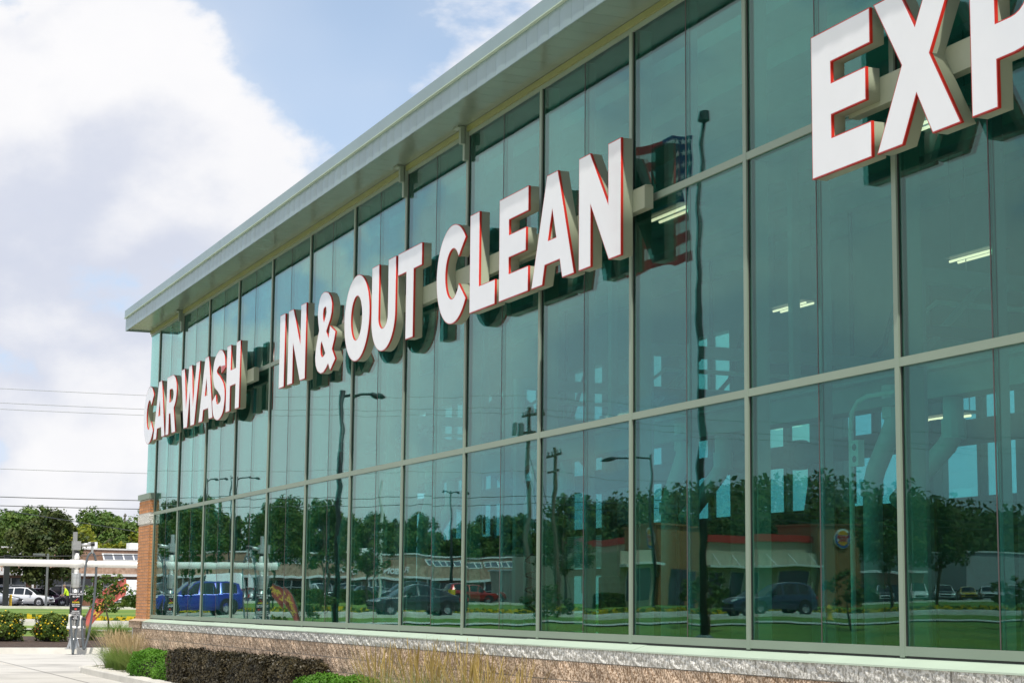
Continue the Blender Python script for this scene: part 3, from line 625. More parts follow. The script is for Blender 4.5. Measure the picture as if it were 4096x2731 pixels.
def pebbles():
    g = np.random.default_rng(11); n = 5200; V = []; Q = []
    x = g.uniform(24, 44.2, n); y = g.uniform(.18, .97, n); s = g.uniform(.016, .038, n)
    c8 = np.array([(-1,-1,-1),(1,-1,-1),(1,1,-1),(-1,1,-1),(-.6,-.6,1),(.6,-.6,1),(.6,.6,1),(-.6,.6,1)], float)
    for i in range(n):
        a = g.uniform(0,6.28); M3 = np.array([[math.cos(a),-math.sin(a),0],[math.sin(a),math.cos(a),0],[0,0,1]]); p = (c8*g.uniform(.7,1.2,(8,3))*np.array([s[i]*g.uniform(1,1.6),s[i],s[i]*.6]))@M3.T + (x[i],y[i],.085+s[i]*.45); b = len(V)
        V += list(map(tuple,p)); Q += [(b,b+1,b+5,b+4),(b+1,b+2,b+6,b+5),(b+2,b+3,b+7,b+6),(b+3,b,b+4,b+7),(b+4,b+5,b+6,b+7)]
    o = stuff(link('river_stones', np_mesh('river_stones', V, Q, [PEBBLE]))); tag(o, 'white river stones covering the bed along the wall', 'gravel')
pebbles()
# leaf clouds
def leaf_quads(P, N, size, g, aspect=1.7, fold=0.0):
    """leaf-shaped quads at points P facing roughly N"""
    n = len(P); t = g.normal(size=(n,3)); N = N / (np.linalg.norm(N,axis=1,keepdims=True)+1e-9)
    U = np.cross(N, t); U /= np.linalg.norm(U,axis=1,keepdims=True)+1e-9; W = np.cross(N, U); s = size[:,None]
    V = np.stack([P - U*s*aspect*.5, P + W*s*.5 + N*s*.12, P + U*s*aspect*.5, P - W*s*.5 + N*s*.12], 1).reshape(-1,3)
    return V, np.arange(4*n).reshape(n,4)
def box_hedge_mesh(L, D, Hh, n, size, mat, seed, rough=.05, name='foliage'):
    g = np.random.default_rng(seed); P = []; Nn = []
    areas = np.array([L*D, L*Hh, L*Hh, D*Hh, D*Hh]); side = g.choice(5, n, p=areas/areas.sum())
    u = g.uniform(-.5,.5,n); w = g.uniform(-.5,.5,n); dep = np.abs(g.normal(0, rough, n))
    X = np.where(side<3, u*L, np.where(side==3, -L/2+dep, L/2-dep)); Y = np.where(side==0, w*D, np.where(side==1, -D/2+dep, np.where(side==2, D/2-dep, u*D)))
    Z = np.where(side==0, Hh-dep, (w+.5)*Hh)
    e = 4.5; P = np.stack([X,Y,Z],1); q = np.abs(P/np.array([L/2,D/2,Hh])) ; q[:,2] = np.maximum(0, (P[:,2]/Hh-.5)*2)
    k = (q**e).sum(1)**(1/e); P[:, :2] /= np.maximum(1, k)[:,None]**.8; P[:,2] = np.where(k>1, P[:,2]/(k**.5), P[:,2])
    P += g.normal(0, .018, P.shape); lump = .045*np.sin(P[:,0]*9+seed)*np.cos(P[:,1]*11+seed*2); P[:,2] += lump*(P[:,2]/Hh); P[:,1] += lump*.6
    nv = np.stack([np.where(side==3,-1,np.where(side==4,1,0)), np.where(side==1,-1,np.where(side==2,1,0)), np.where(side==0,1,.25)],1).astype(float) + g.normal(0,.65,(n,3))
    V, Q = leaf_quads(P, nv, g.uniform(.7,1.3,n)*size, g); return np_mesh(name, V, Q, [mat])
def core_box(L, D, Hh, name, mat):
    return MB().lathe([(0,0),(.42,.0),(.44,Hh*.5),(.40,Hh*.86),(0,Hh*.9)], n=10)
def ball_mesh(rx, ry, rz, n, size, mat, seed, name='foliage', lump=.12):
    g = np.random.default_rng(seed); d = g.normal(size=(n,3)); d /= np.linalg.norm(d,axis=1,keepdims=True); d[:,2] = np.where(d[:,2] < -.55, -d[:,2], d[:,2])
    r = 1 - np.abs(g.normal(0,.10,n)); l = 1 + lump*np.sin(d[:,0]*5+seed)*np.sin(d[:,1]*6+seed)*np.cos(d[:,2]*5)+g.normal(0,.03,n)
    P = d*(r*l)[:,None]*np.array([rx,ry,rz]); P[:,2] += rz*.62
    V, Q = leaf_quads(P, d + g.normal(0,.6,(n,3)), g.uniform(.7,1.3,n)*size, g); return np_mesh(name, V, Q, [mat])
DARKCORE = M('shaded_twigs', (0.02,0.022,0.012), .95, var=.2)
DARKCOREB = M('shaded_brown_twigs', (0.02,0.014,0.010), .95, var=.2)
def shrub(name, label, cat, loc, me, core, corem, group=None, s=(1,1,1), rz=0):
    t = thing(name, label, cat, loc, rz, group, local=True); t.scale = s
    link('foliage', me, t); link('twigs', core.mesh('twigs', corem), t); return t
HB = [box_hedge_mesh(1.22, .70, .60, 9500, .024, LF_BRN, 31+i) for i in range(3)]
hl = ['leftmost','second from left','third from left','fourth from left','fifth from left','rightmost']
for i in range(6):
    x = 34.45 - i*1.40
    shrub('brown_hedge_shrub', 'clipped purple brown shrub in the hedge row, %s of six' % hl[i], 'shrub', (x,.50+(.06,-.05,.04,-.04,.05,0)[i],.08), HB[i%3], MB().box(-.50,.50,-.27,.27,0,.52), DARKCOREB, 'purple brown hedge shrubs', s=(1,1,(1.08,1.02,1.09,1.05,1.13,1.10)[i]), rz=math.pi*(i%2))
BX = [ball_mesh(.62,.45,.36,6500,.026,LF_BOX,51+i) for i in range(2)]
bxl = [(38.9,.40,1.0,'rounded bright green boxwood beside the tan grass'),(37.5,.52,.98,'rounded bright green boxwood, middle of the three left of the hedge'),(36.1,.55,.85,'small bright green boxwood touching the brown hedge'),(25.9,.55,.95,'low bright green boxwood right of the brown hedge'),(24.7,.5,.98,'low bright green boxwood beside the golden grasses')]
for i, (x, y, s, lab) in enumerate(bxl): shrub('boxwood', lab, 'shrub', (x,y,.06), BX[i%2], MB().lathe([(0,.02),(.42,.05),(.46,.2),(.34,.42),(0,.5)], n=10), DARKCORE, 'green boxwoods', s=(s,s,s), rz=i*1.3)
def grass_meshes(seed, n, h, spread, plume_h, lean=0.3, pm_dense=True):
    g = np.random.default_rng(seed); V = []; Q = []
    for i in range(n):
        a = g.uniform(0,6.28); r0 = abs(g.normal(0,.10)); hh = h*g.uniform(.55,1.05); out = spread*g.uniform(.3,1.1); w = g.uniform(.003,.0065); ca, sa = math.cos(a), math.sin(a); b = len(V); k = 5
        for j in range(k+1):
            t = j/k; rr = r0 + out*t*t; z = hh*(t*1.15 - .30*t*t*(out/spread)); px, py = rr*ca, rr*sa; ww = w*(1-t*.85); V += [(px-sa*ww,py+ca*ww,z),(px+sa*ww,py-ca*ww,z)]
        for j in range(k): Q.append((b+2*j,b+2*j+1,b+2*j+3,b+2*j+2))
    bl = np_mesh('blades', V, Q, [GRASSB]); V = []; Q = []; MI = []
    for i in range(int(n*(.20 if pm_dense else .36))):
        a = g.uniform(0,6.28); r0 = abs(g.normal(0,.08)); top = plume_h*g.uniform(.78,1.05); out = lean*g.uniform(.1,1.0); ca, sa = math.cos(a), math.sin(a); b = len(V); k = 6
        for j in range(k+1):
            t = j/k; rr = r0+out*t**1.6; z = top*t*(1-.06*out*t); ww = .0013 if t < .66 else (.0046*math.sin(math.pi*(t-.62)/.42)+.0012); V += [(rr*ca-sa*ww,rr*sa+ca*ww,z),(rr*ca+sa*ww,rr*sa-ca*ww,z)]
        for j in range(k): Q.append((b+2*j,b+2*j+1,b+2*j+3,b+2*j+2)); MI.append(0 if j >= (3 if pm_dense else 2) else 1)
    return bl, V, Q, MI
def grass_proto(seed, n, h, spread, ph, lean, pm):
    bl, V, Q, MI = grass_meshes(seed, n, h, spread, ph, lean, pm is PLUME); return bl, np_mesh('plumes', V, Q, [pm, GRASSB], MI)
TG = [grass_proto(61+i, 760, .60, .62, .90, .55, PLUME) for i in range(2)]
GG = [grass_proto(71+i, 110, .78, .42, 1.06, .46, PLUME2) for i in range(3)]
for i, (x, y, s, lab) in enumerate([(42.9,.45,1.0,'tan plumed grass clump at the far end of the bed'),(41.7,.5,1.02,'tan plumed grass clump in front of the brick pier base'),(40.5,.45,.98,'tan plumed grass clump beside the boxwoods'),(43.4,-.3,.95,'tan plumed grass clump behind, at the building corner')]):
    t = thing('tan_grass', lab, 'grass clump', (x,y,.07), i*1.7, 'tan ornamental grasses', local=True); t.scale = (s,s,s); link('blades', TG[i%2][0], t); link('plumes', TG[i%2][1], t)
gx = [23.9, 23.2, 22.55, 21.9, 21.3, 20.75, 20.2, 19.65, 19.1]; gn = ['first','second','third','fourth','fifth','sixth','seventh','eighth','ninth']
for i, x in enumerate(gx):
    s = [1.0,.95,1.06,1.02,.98,1.05,.97,.93,.9][i]
    t = thing('golden_grass', 'golden feathery reed grass before the stone base, %s of nine from left' % gn[i], 'grass clump', (x,.48+.08*math.sin(i*2.1),.07), i*2.3, 'golden reed grasses', local=True); t.scale = (s,s,s); link('blades', GG[i%3][0], t); link('plumes', GG[i%3][1], t)
# yellow flowering bushes
PB = ball_mesh(.50,.48,.52,3600,.05,LF_POT,81,lump=.38)
def flower_mesh(seed, n, rx, ry, rz, size, mat, name='flowers'):
    g = np.random.default_rng(seed); d = g.normal(size=(n,3)); d /= np.linalg.norm(d,axis=1,keepdims=True); d[:,2] = np.abs(d[:,2])*1.0 - .25*(g.random(n)<.5)
    P = d*np.array([rx,ry,rz])*g.uniform(.98,1.1,(n,1)); P[:,2] += rz*.62; V, Q = leaf_quads(P, d+g.normal(0,.4,(n,3))+np.array([-.5,.3,.3]), g.uniform(.7,1.2,n)*size, g, aspect=1.0); return np_mesh(name, V, Q, [mat])
PFL = flower_mesh(5, 85, .52, .50, .52, .06, FLOWY)
for i, (x, y, s, lab) in enumerate([(65.5,-1.55,1.12,'bushy yellow flowering shrub left of the vacuum post'),(65.6,-.05,1.15,'yellow flowering shrub cut by the left edge of the view'),(65.4,9.2,1.0,'yellow flowering shrub near the leaning red flag'),(65.0,-16.5,1.1,'yellow flowering shrub behind the rear windows'),(64.8,-18.6,1.0,'second yellow flowering shrub behind the rear windows')]):
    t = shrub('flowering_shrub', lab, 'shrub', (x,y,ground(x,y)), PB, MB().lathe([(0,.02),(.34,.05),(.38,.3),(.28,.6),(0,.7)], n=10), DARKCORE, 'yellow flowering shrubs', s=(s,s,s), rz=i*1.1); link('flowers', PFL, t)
RFL = flower_mesh(6, 60, .2, .2, .2, .09, FLOWR); RLF = ball_mesh(.2,.2,.2,300,.06,LF_MID,91)
for i, (x, y, lab) in enumerate([(71.0,-1.95,'small red flower patch on the grass left of the bush'),(71.0,-2.5,'small red flower patch behind the bush')]):
    t = thing('red_flowers', lab, 'flowers', (x,y,ground(x,y)), local=True); link('leaves', RLF, t); link('petals', RFL, t)
def tuft(x, y, s, lab):
    t = thing('green_grass_clump', lab, 'grass clump', (x,y,ground(x,y)), x, local=True); t.scale = (s,s,s*.8); link('blades', TG[0][0], t)
tuft(66.0,-3.9,1.5,'green grass clump at the foot of the small tree'); tuft(66.6,-3.0,1.2,'green grass clump behind the vacuum hoses')

# ------------------------------------------------------------------ trees
def branch(mb, p, d, L, r, depth, g, tips, bend=.25):
    pts = [p]; rr = [r]; k = 4; q = Vector(p); dd = Vector(d).normalized()
    for i in range(k):
        dd = (dd + Vector((g.uniform(-1,1),g.uniform(-1,1),g.uniform(-.3,.7)))*bend*.5).normalized(); q = q + dd*L/k; pts.append(q.copy()); rr.append(r*(1-.6*(i+1)/k))
    mb.tube(pts, rr, 6 if depth else 8)
    if depth < 2:
        for i in range(3 if depth else 6):
            t = g.uniform(.35,1.0); idx = min(k, int(t*k)+0); b0 = pts[idx]; a = g.uniform(0,6.28); nd = (dd*.5 + Vector((math.cos(a),math.sin(a),g.uniform(.0,.6)))).normalized(); branch(mb, b0, nd, L*g.uniform(.38,.6), rr[idx]*.6, depth+1, g, tips)
    tips.append(q)
def tree_proto(seed, Ht, crown_r, crown_base, nclump, nleaf, leaf, mat, shape=1.0, clump_r=.28, trunk_r=.2):
    g = random.Random(seed); gg = np.random.default_rng(seed); mb = MB(); tips = []
    mb.tube([(0,0,-.3),(g.uniform(-.1,.1),g.uniform(-.1,.1),Ht*.25),(g.uniform(-.25,.25),g.uniform(-.25,.25),Ht*.55),(0,0,Ht*.85)], [trunk_r*1.25,trunk_r,trunk_r*.7,trunk_r*.2], 9)
    for i in range(9):
        z = crown_base + (Ht-crown_base)*(.02+.75*i/9); a = i*2.4+g.uniform(-.4,.4); branch(mb, Vector((0,0,z)), Vector((math.cos(a),math.sin(a),.55)), crown_r*g.uniform(.6,.95)*(1-.35*i/9), trunk_r*.42*(1-.5*i/9), 1, g, tips)
    tr = mb.mesh('trunk', BARK, smooth=True)
    P = []; Nn = []; ch = (Ht-crown_base)/2; cz = crown_base+ch
    cen = []
    for i in range(nclump):
        u = gg.normal(size=3); u /= np.linalg.norm(u); rr = gg.uniform(.45,.98)**.6
        prof = 1.0 - .35*shape*max(0,u[2]); c = np.array([u[0]*crown_r*rr*prof*gg.uniform(.8,1.12), u[1]*crown_r*rr*prof*gg.uniform(.8,1.12), cz+u[2]*ch*rr*gg.uniform(.9,1.05)]); cen.append(c)
    per = nleaf//nclump
    for c in cen:
        cr = clump_r*crown_r*gg.uniform(.6,1.25); d = gg.normal(size=(per,3)); d /= np.linalg.norm(d,axis=1,keepdims=True); d[:,2] = d[:,2]*.75+.12; r = gg.uniform(.5,1.0,(per,1))
        P.append(c + d*cr*r); Nn.append(d + gg.normal(0,.5,(per,3)) + np.array([0,0,.4]))
    P = np.concatenate(P); Nn = np.concatenate(Nn); V, Q = leaf_quads(P, Nn, gg.uniform(.6,1.4,len(P))*leaf, gg); return tr, np_mesh('crown', V, Q, [mat])
T_DARK = [tree_proto(101+i, 10, 4.0, 2.0, 90, 11000, .24, LF_DARK, .6) for i in range(2)]
T_MID = [tree_proto(111+i, 13, 4.8, 3.0, 70, 8000, .34, LF_MID, .8) for i in range(3)]
T_PALE = [tree_proto(121+i, 12, 5.2, 3.0, 80, 9000, .26, LF_PALE, .9, .24) for i in range(2)]
T_YEL = [tree_proto(131, 7, 3.4, 1.2, 60, 6000, .22, LF_YEL, .6)]
T_CON = [tree_proto(141, 14, 3.2, 1.0, 80, 8000, .30, LF_DARK, 2.0)]
T_LOC = [tree_proto(151+i, 6.5, 2.2, 2.0, 46, 2600, .15, LF_MID, .8, .26, .09) for i in range(2)]
T_SML = [tree_proto(161+i, 2.1, 1.15, .80, 26, 1050, .085, LF_MID, .3, .24, .035) for i in range(2)]
def tree(name, label, loc, proto, s=1.0, rz=0.0, group=None, sz=1.0, lean=0):
    t = thing(name, label, 'tree', (loc[0],loc[1],ground(loc[0],loc[1])), rz, group, local=True); t.scale = (s,s,s*sz); t.rotation_euler[0] = lean; link('trunk', proto[0], t); link('crown', proto[1], t); return t
tree('small_tree', 'small leafy young tree in front of the red flag by the pier', (71.5,-4.55), T_SML[0], 1.0)
tree('dark_tree', 'large dark green tree standing before the strip mall', (186,-19.0), T_DARK[0], .92, sz=1.0)
tree('sparse_tree', 'half bare brownish tree left of the large dark tree', (192,-13.4), T_LOC[0], 1.45, 1.0)
tree('tall_tree', 'tall pale green tree at the left edge behind the mall', (238,-17), T_PALE[0], 1.0, .4)
tree('tall_tree', 'tall pale green tree rising behind the large dark tree', (246,-23), T_PALE[1], .95, 2.4)
tree('tall_tree', 'tall feathery green tree behind the mall roof next to the pier', (244,-33), T_PALE[0], 1.0, 1.1)
tree('tall_tree', 'tall feathery green tree partly hidden by the brick pier', (242,-40), T_PALE[1], 1.0, 3.0)
tree('yellow_tree', 'yellow green rounded tree just behind the mall roof', (228,-30.0), T_YEL[0], 1.32)
tree('yellow_tree', 'yellow green tree behind the mall roof beside the pier', (229,-36.0), T_YEL[0], 1.28, 2.0)
tree('back_tree', 'dark tree far behind between the pale trees', (262,-29), T_MID[0], 1.0)
tree('back_tree', 'mid green tree far behind the dark tree', (258,-12), T_MID[1], 1.0)
for i, (x, y, s, k, lab) in enumerate([(252,-26,1.02,0,'broad pale green tree behind the gap between the dark tree and the pier'),(256,-37,1.0,1,'broad pale green tree farthest right behind the mall'),(250,-14,1.0,1,'broad green tree behind the half bare tree'),(255,-6,1.0,0,'broad green tree cut by the left edge, behind the mall')]):
    tree('broad_tree', lab, (x,y), T_PALE[k], s, i*1.9)
r4 = random.Random(44)
y = 6.0; i = 0
while y < 165:
    top = lerp(y, [0,42,49,56,65,75,86,100,111,132,147,165], [14,14.5,15.6,14.5,14.0,13.2,14.4,16.4,14.0,15.8,15.0,15.5])
    pr = [T_MID[0],T_CON[0],T_MID[1],T_DARK[1],T_MID[2],T_DARK[0]][i % 6]; h0 = 14 if pr is T_CON[0] else (10 if pr in T_DARK else 13)
    x = 240 + r4.uniform(-6,8); s = (top-ground(x,y))/h0*r4.uniform(.86,1.04)
    tree('woodland_tree', 'dark green tree in the wooded row behind the strip mall, mirrored in the glass', (x,y), pr, s, r4.uniform(0,6.28), 'wooded row behind the strip mall'); y += r4.uniform(2.9,4.4); i += 1
for i, (x, y, s, lab) in enumerate([(108,20.5,1.0,'slender young tree mirrored behind the white vacuum pipe'),(110,24.3,1.05,'slender young tree mirrored left of the mirrored lamp post'),(118,29.5,.9,'slender young tree mirrored right of the mirrored lamp post'),(112,16.5,.95,'slender young tree mirrored beside the blue car'),(128,48,1.0,'slender young tree mirrored right of the red car'),(112,66.0,1.25,'leafy tree mirrored at the right end of the restaurant'),(116,72,1.2,'dark leafy tree mirrored right of the restaurant logo'),(150,58.5,1.5,'leafy tree mirrored left of the restaurant')]):
    tree('young_tree', lab, (x,y), T_LOC[i%2], s, i*1.2)
for i, (x, y, s, lab) in enumerate([(72,30.0,1.15,'dark small round tree mirrored under the tall flagpole'),(72,37.2,1.25,'dark small round tree mirrored in the second pane from the right mullion'),(66,20.0,.9,'small round shrub tree mirrored beside the hanging coiled hose'),(70,44.5,1.1,'dark small round tree mirrored at the lower right'),(67,11.2,.8,'small tree mirrored right of the leaning red flag')]):
    tree('ornamental_tree', lab, (x,y), T_SML[i%2], s, i*2.0)
def hill_wood():
    g = np.random.default_rng(9); n = 26000; x = g.uniform(255,380,n); y = g.uniform(150,330,n)
    top = 10 + 12*np.exp(-((y-178)/26)**2) + 5*np.exp(-((y-230)/40)**2)
    hb = np.clip((x-255)/50,0,1)*top*.75 + 2; P = np.stack([x,y,hb + g.uniform(0,1,n)**.5*7*(1+.3*np.sin(x*.7)*np.sin(y*.6))],1)
    V, Q = leaf_quads(P, g.normal(size=(n,3))*.6+np.array([-.6,-.3,.8]), g.uniform(.5,1.2,n), g); o = stuff(link('wooded_hill', np_mesh('wooded_hill', V, Q, [LF_MID, LF_DARK], (g.random(n)>.5).astype(int)))); tag(o, 'dark wooded hillside mirrored at the lower right of the glass', 'woodland')
hill_wood()
sheet('hill', [255,270,285,300,320,360,420], [120,150,165,178,190,205,230,260,300,340], M('hill_undergrowth', (.03,.06,.014), .95, var=.3, scale=.2), 0, lambda x,y: 2+ min(1,max(0,(x-255)/45))*(10+12*math.exp(-((y-178)/26)**2)+5*math.exp(-((y-230)/40)**2))*.75*min(1,max(0,(y-120)/30)))
# low hedge rows by the lot
HG = box_hedge_mesh(3.0,1.2,1.0,2600,.14,LF_MID,171,.1)
for i, (x, y, lab) in enumerate([(143,36.5,'clipped green hedge mirrored before the parked white cars'),(143,32.5,'clipped green hedge mirrored left of the parked cars'),(128,51.5,'low hedge mirrored at the restaurant corner'),(127,64,'low hedge mirrored below the restaurant windows'),(150.5,-21.2,'low green hedge behind the worker')]):
    shrub('lot_hedge', lab, 'hedge', (x,y,ground(x,y)), HG, MB().box(-1.4,1.4,-.5,.5,0,.9), DARKCORE, rz=math.pi/2)

# ------------------------------------------------------------------ vacuum row beyond the building
VX = 58.0
pipe = thing('vacuum_main_pipe', 'long horizontal white vacuum pipe carried above the island', 'pipe', (VX,0,2.72))
MB().tube([(VX,-24,2.66),(VX,7.25,2.72)], .105, 14).build('pipe', WHITEP, pipe, smooth=True)
MB().tube([(VX,7.1,2.72),(VX,7.3,2.72)], .125, 14).build('end_cap', WHITEP, pipe)
for y in (-18.0, -1.1, 4.0, 6.85): MB().tube([(VX,y-.2,2.70),(VX,y+.2,2.70)], .128, 14).build('tee_coupling', WHITEP, pipe, smooth=True)
SIGNTX = [('ENGINE MUST',.062,.36,TXTW),('BE OFF!',.062,.29,TXTW),('PLEASE:',.066,.12,TXTY),('Limit vacuum',.045,.06,TXTW),('Space usage',.045,.015,TXTW),('Always hold',.042,-.15,TXTW),('Children in Hand',.040,-.195,TXTW),('NO LOUD',.066,-.26,TXTW),('CAR',.05,-.315,TXTW),('MUSIC',.05,-.365,TXTW)]
def vacuum(y, label):
    x = VX; z0 = .16; t = thing('vacuum_station', label, 'vacuum', (x,y,z0), group='vacuum stations')
    MB().tube([(x,y,z0+.02),(x,y,2.05)], .105, 14).build('column', STEEL, t, smooth=True)
    MB().lathe([(.26,z0),(.26,z0+.02),(.20,z0+.03),(.12,z0+.30),(.106,z0+.32)], (x,y,0), 16).build('base_flare', STEEL, t)
    for a in range(4): MB().tube([(x+.21*math.cos(a*1.57+.8),y+.21*math.sin(a*1.57+.8),z0),(x+.21*math.cos(a*1.57+.8),y+.21*math.sin(a*1.57+.8),z0+.1)], .014, 6).build('anchor_bolt', STEEL, t)
    MB().lathe([(0,1.99),(.132,1.99),(.137,2.02),(.137,2.40),(.132,2.43),(0,2.43)], (x,y,0), 18).build('silencer', STEEL, t, smooth=True)
    MB().tube([(x,y,2.43),(x,y,3.10)], .062, 12).build('riser_pipe', WHITEP, t, smooth=True)
    for z in (2.48,2.9): MB().tube([(x,y,z-.05),(x,y,z+.05)], .078, 12).build('riser_collar', WHITEP, t)
    MB().tube([(x,y,3.03),(x,y,3.09)], .07, 12).build('black_band', BLACKP, t)
    MB().box(x+.07,x+.19,y+.0,y+.115,2.0,3.66).build('support_post', STEEL, t)
    MB().box(x-.10,x+.20,y-.09,y+.14,3.12,3.38).build('swivel_clamp', STEEL, t)
    MB().tube([(x-.02,y-.05,3.25),(x-.05,y-.46,3.30)], .055, 12).build('boom_arm', STEEL, t, smooth=True)
    MB().tube([(x-.05,y-.40,3.295),(x-.05,y-.50,3.305)], .07, 12).build('arm_cap', BLACKP, t)
    MB().tube([(x-.05,y-.44,3.27),(x-.05,y-.44,3.02)], .035, 10).build('hose_swivel', STEEL, t)
    h1 = catmull([(x-.05,y-.42,3.04),(x-.07,y-.33,2.96),(x-.08,y-.27,2.75),(x-.09,y-.24,2.4),(x-.11,y-.17,1.6),(x-.15,y-.05,.75),(x-.22,y+.01,.32),(x-.34,y+.06,.03),(x-.30,y+.07,.22),(x-.22,y+.11,.7),(x-.16,y+.16,1.18)], 5)
    h2 = catmull([(x-.05,y-.46,3.04),(x-.03,y-.52,2.96),(x-.03,y-.57,2.75),(x-.04,y-.585,2.4),(x-.06,y-.55,1.6),(x-.12,y-.44,.7),(x-.18,y-.34,.3),(x-.24,y-.28,.17),(x-.22,y-.25,.3),(x-.16,y-.21,.8),(x-.13,y-.17,1.14)], 5)
    for h in (h1,h2):
        ho = MB().tube(h, .036, 8).build('hose', HOSE, t, smooth=True); e = Vector(h[-1]); MB().tube([e-Vector((0,0,.42)),e+Vector((0,0,.02))], [.026,.045], 8).build('nozzle', WHITEP, ho)
    MB().tube([(x-.13,y+.24,.80),(x-.13,y-.26,.80)], .045, 10).build('nozzle_holder', WHITEP, t, smooth=True)
    s = MB().box(x-.152,x-.135,y-.18,y+.18,1.02,1.84).build('notice_board', BLACKP, t)
    for tx, sz, dz, mt in SIGNTX:
        me = text_mesh(tx, sz, mt, .002, bold=.0012); o = link('notice_text', me, s, (x-.155-x, 0, 1.43+dz-z0)); o.rotation_euler = (math.pi/2,0,-math.pi/2)
    MB().add([(x-.156,y+.06,1.60),(x-.156,y+.03,1.57),(x-.156,y-.06,1.66),(x-.156,y-.045,1.67),(x-.156,y+.03,1.595),(x-.156,y+.05,1.615)], [(0,1,4,5),(1,2,3,4)]).build('tick_mark', TXTR, s)
    MB().lathe([(.0,1.36),(.05,1.36),(.05,1.362)], (0,0,0), 4) if False else None
    MB().box(x-.156,x-.1525,y-.035,y+.035,1.325,1.375).build('red_emblem', TXTR, s)
    MB().box(x-.156,x-.1525,y-.12,y+.12,1.298,1.303).build('rule_line', TXTW, s)
vacuum(-1.1, 'tall steel vacuum station with two grey hoses and black notice board, nearest the brick pier')
vacuum(4.0, 'vacuum station mirrored in the second glass bay from the pier'); vacuum(6.85, 'vacuum station mirrored at the end of the white pipe'); vacuum(-18.0, 'vacuum station seen through the rear windows of the tunnel')
for i, (y, lab) in enumerate([(-1.62,'dented steel trash bin behind the vacuum post'),(7.5,'steel trash bin mirrored beside the last vacuum station')]):
    t = thing('trash_bin', lab, 'bin', (60.6,y,.17)); MB().lathe([(0,.17),(.25,.17),(.26,.2),(.26,.98),(.27,1.0)], (60.6,y,0), 20).build('bin_body', STEEL, t, smooth=True)
    MB().lathe([(.275,1.0),(.28,1.02),(.2,1.09),(.0,1.12)], (60.6,y,0), 20).build('bin_lid', BLACKP, t, smooth=True)
    for z in (.4,.72): MB().lathe([(.262,z),(.268,z+.01),(.268,z+.03),(.262,z+.04)], (60.6,y,0), 20).build('bin_band', STEEL, t)
FLAGR = M('red_flag_fabric', (.66,.15,.13), .75, var=.08, scale=3, trans=.25)
def feather_flag(base, tip, label, width=.66, txt='CAR WASH'):
    b, p = Vector(base), Vector(tip); t = thing('feather_flag', label, 'flag', base, local=False)
    d = p-b; side = Vector((0, -1 if d.y < 0 else 1, 0)); n = 14; V = []; F_ = []; spine = []
    for i in range(n+1):
        s = i/n; c = b + d*s + side*(-.28*math.sin(math.pi*s)*.6) + Vector((0,0,.30*math.sin(math.pi*s)*.9)); spine.append(c)
        perp = Vector((0, -d.z, d.y)).normalized(); perp = perp if perp.z < 0 else -perp
        w = width*min(1, .45+s*1.2)*(1 if s < .8 else (1-(s-.8)/.2*.9))
        for j in range(5): V.append(tuple(c + perp*w*j/4 + Vector((.05*math.sin(j*1.3+i*.5),0,0))))
    for i in range(n):
        for j in range(4): F_.append((i*5+j,i*5+j+1,(i+1)*5+j+1,(i+1)*5+j))
    m2 = MB(); m2.add(V, F_); f = m2.build('fabric', FLAGR, t, smooth=True)
    MB().tube([b-Vector((0,0,.7))-d*.12]+[tuple(c) for c in spine], .016, 6).build('pole', GREYM, t)
    for i, ch in enumerate(txt):
        if ch == ' ': continue
        s = .9 - i*.095; c = b + d*s + side*(-.28*math.sin(math.pi*s)*.6) + Vector((-.075,0,.30*math.sin(math.pi*s)*.9)) + perp*width*.5
        o = link('flag_letter', text_mesh(ch, .27, M('flag_yellow', (.80,.50,.08), .7, var=.02), .004, bold=.012), f, tuple(c-b)); a = math.atan2(d.z, -d.y); o.rotation_euler = (math.pi/2 + 0, 0, -math.pi/2); o.rotation_euler = Euler((math.pi/2, 0, -math.pi/2)); o.rotation_euler.rotate_axis('Z', a+math.pi/2 - math.pi)
feather_flag((75,-4.15,.70), (75,-5.75,2.50), 'leaning red feather flag with yellow letters behind the small tree')
feather_flag((66,10.35,.85), (66,9.35,2.25), 'leaning red feather flag mirrored right of the vacuum signs', .5)
feather_flag((62,-17.2,.55), (62,-18.9,2.3), 'leaning red feather flag seen through the rear windows', .5)

# ------------------------------------------------------------------ cars
TYRE = M('tyre_rubber', (.02,.02,.022), .8, var=.1); RIM = M('alloy_rim', (.55,.55,.56), .25, metal=.9, var=.05)
CGLASS = M('car_glass', (.012,.016,.018), .04, var=.05, spec=.9); HEADL = M('headlight_lens', (.75,.76,.78), .08, var=.02, spec=.8); TAILL = M('taillight_lens', (.45,.01,.01), .12, var=.02); CTRIM = M('black_car_trim', (.015,.015,.016), .45, var=.05)
def paint(n, c): return M(n, c, .22, metal=.25, var=.02, coat=1.0)
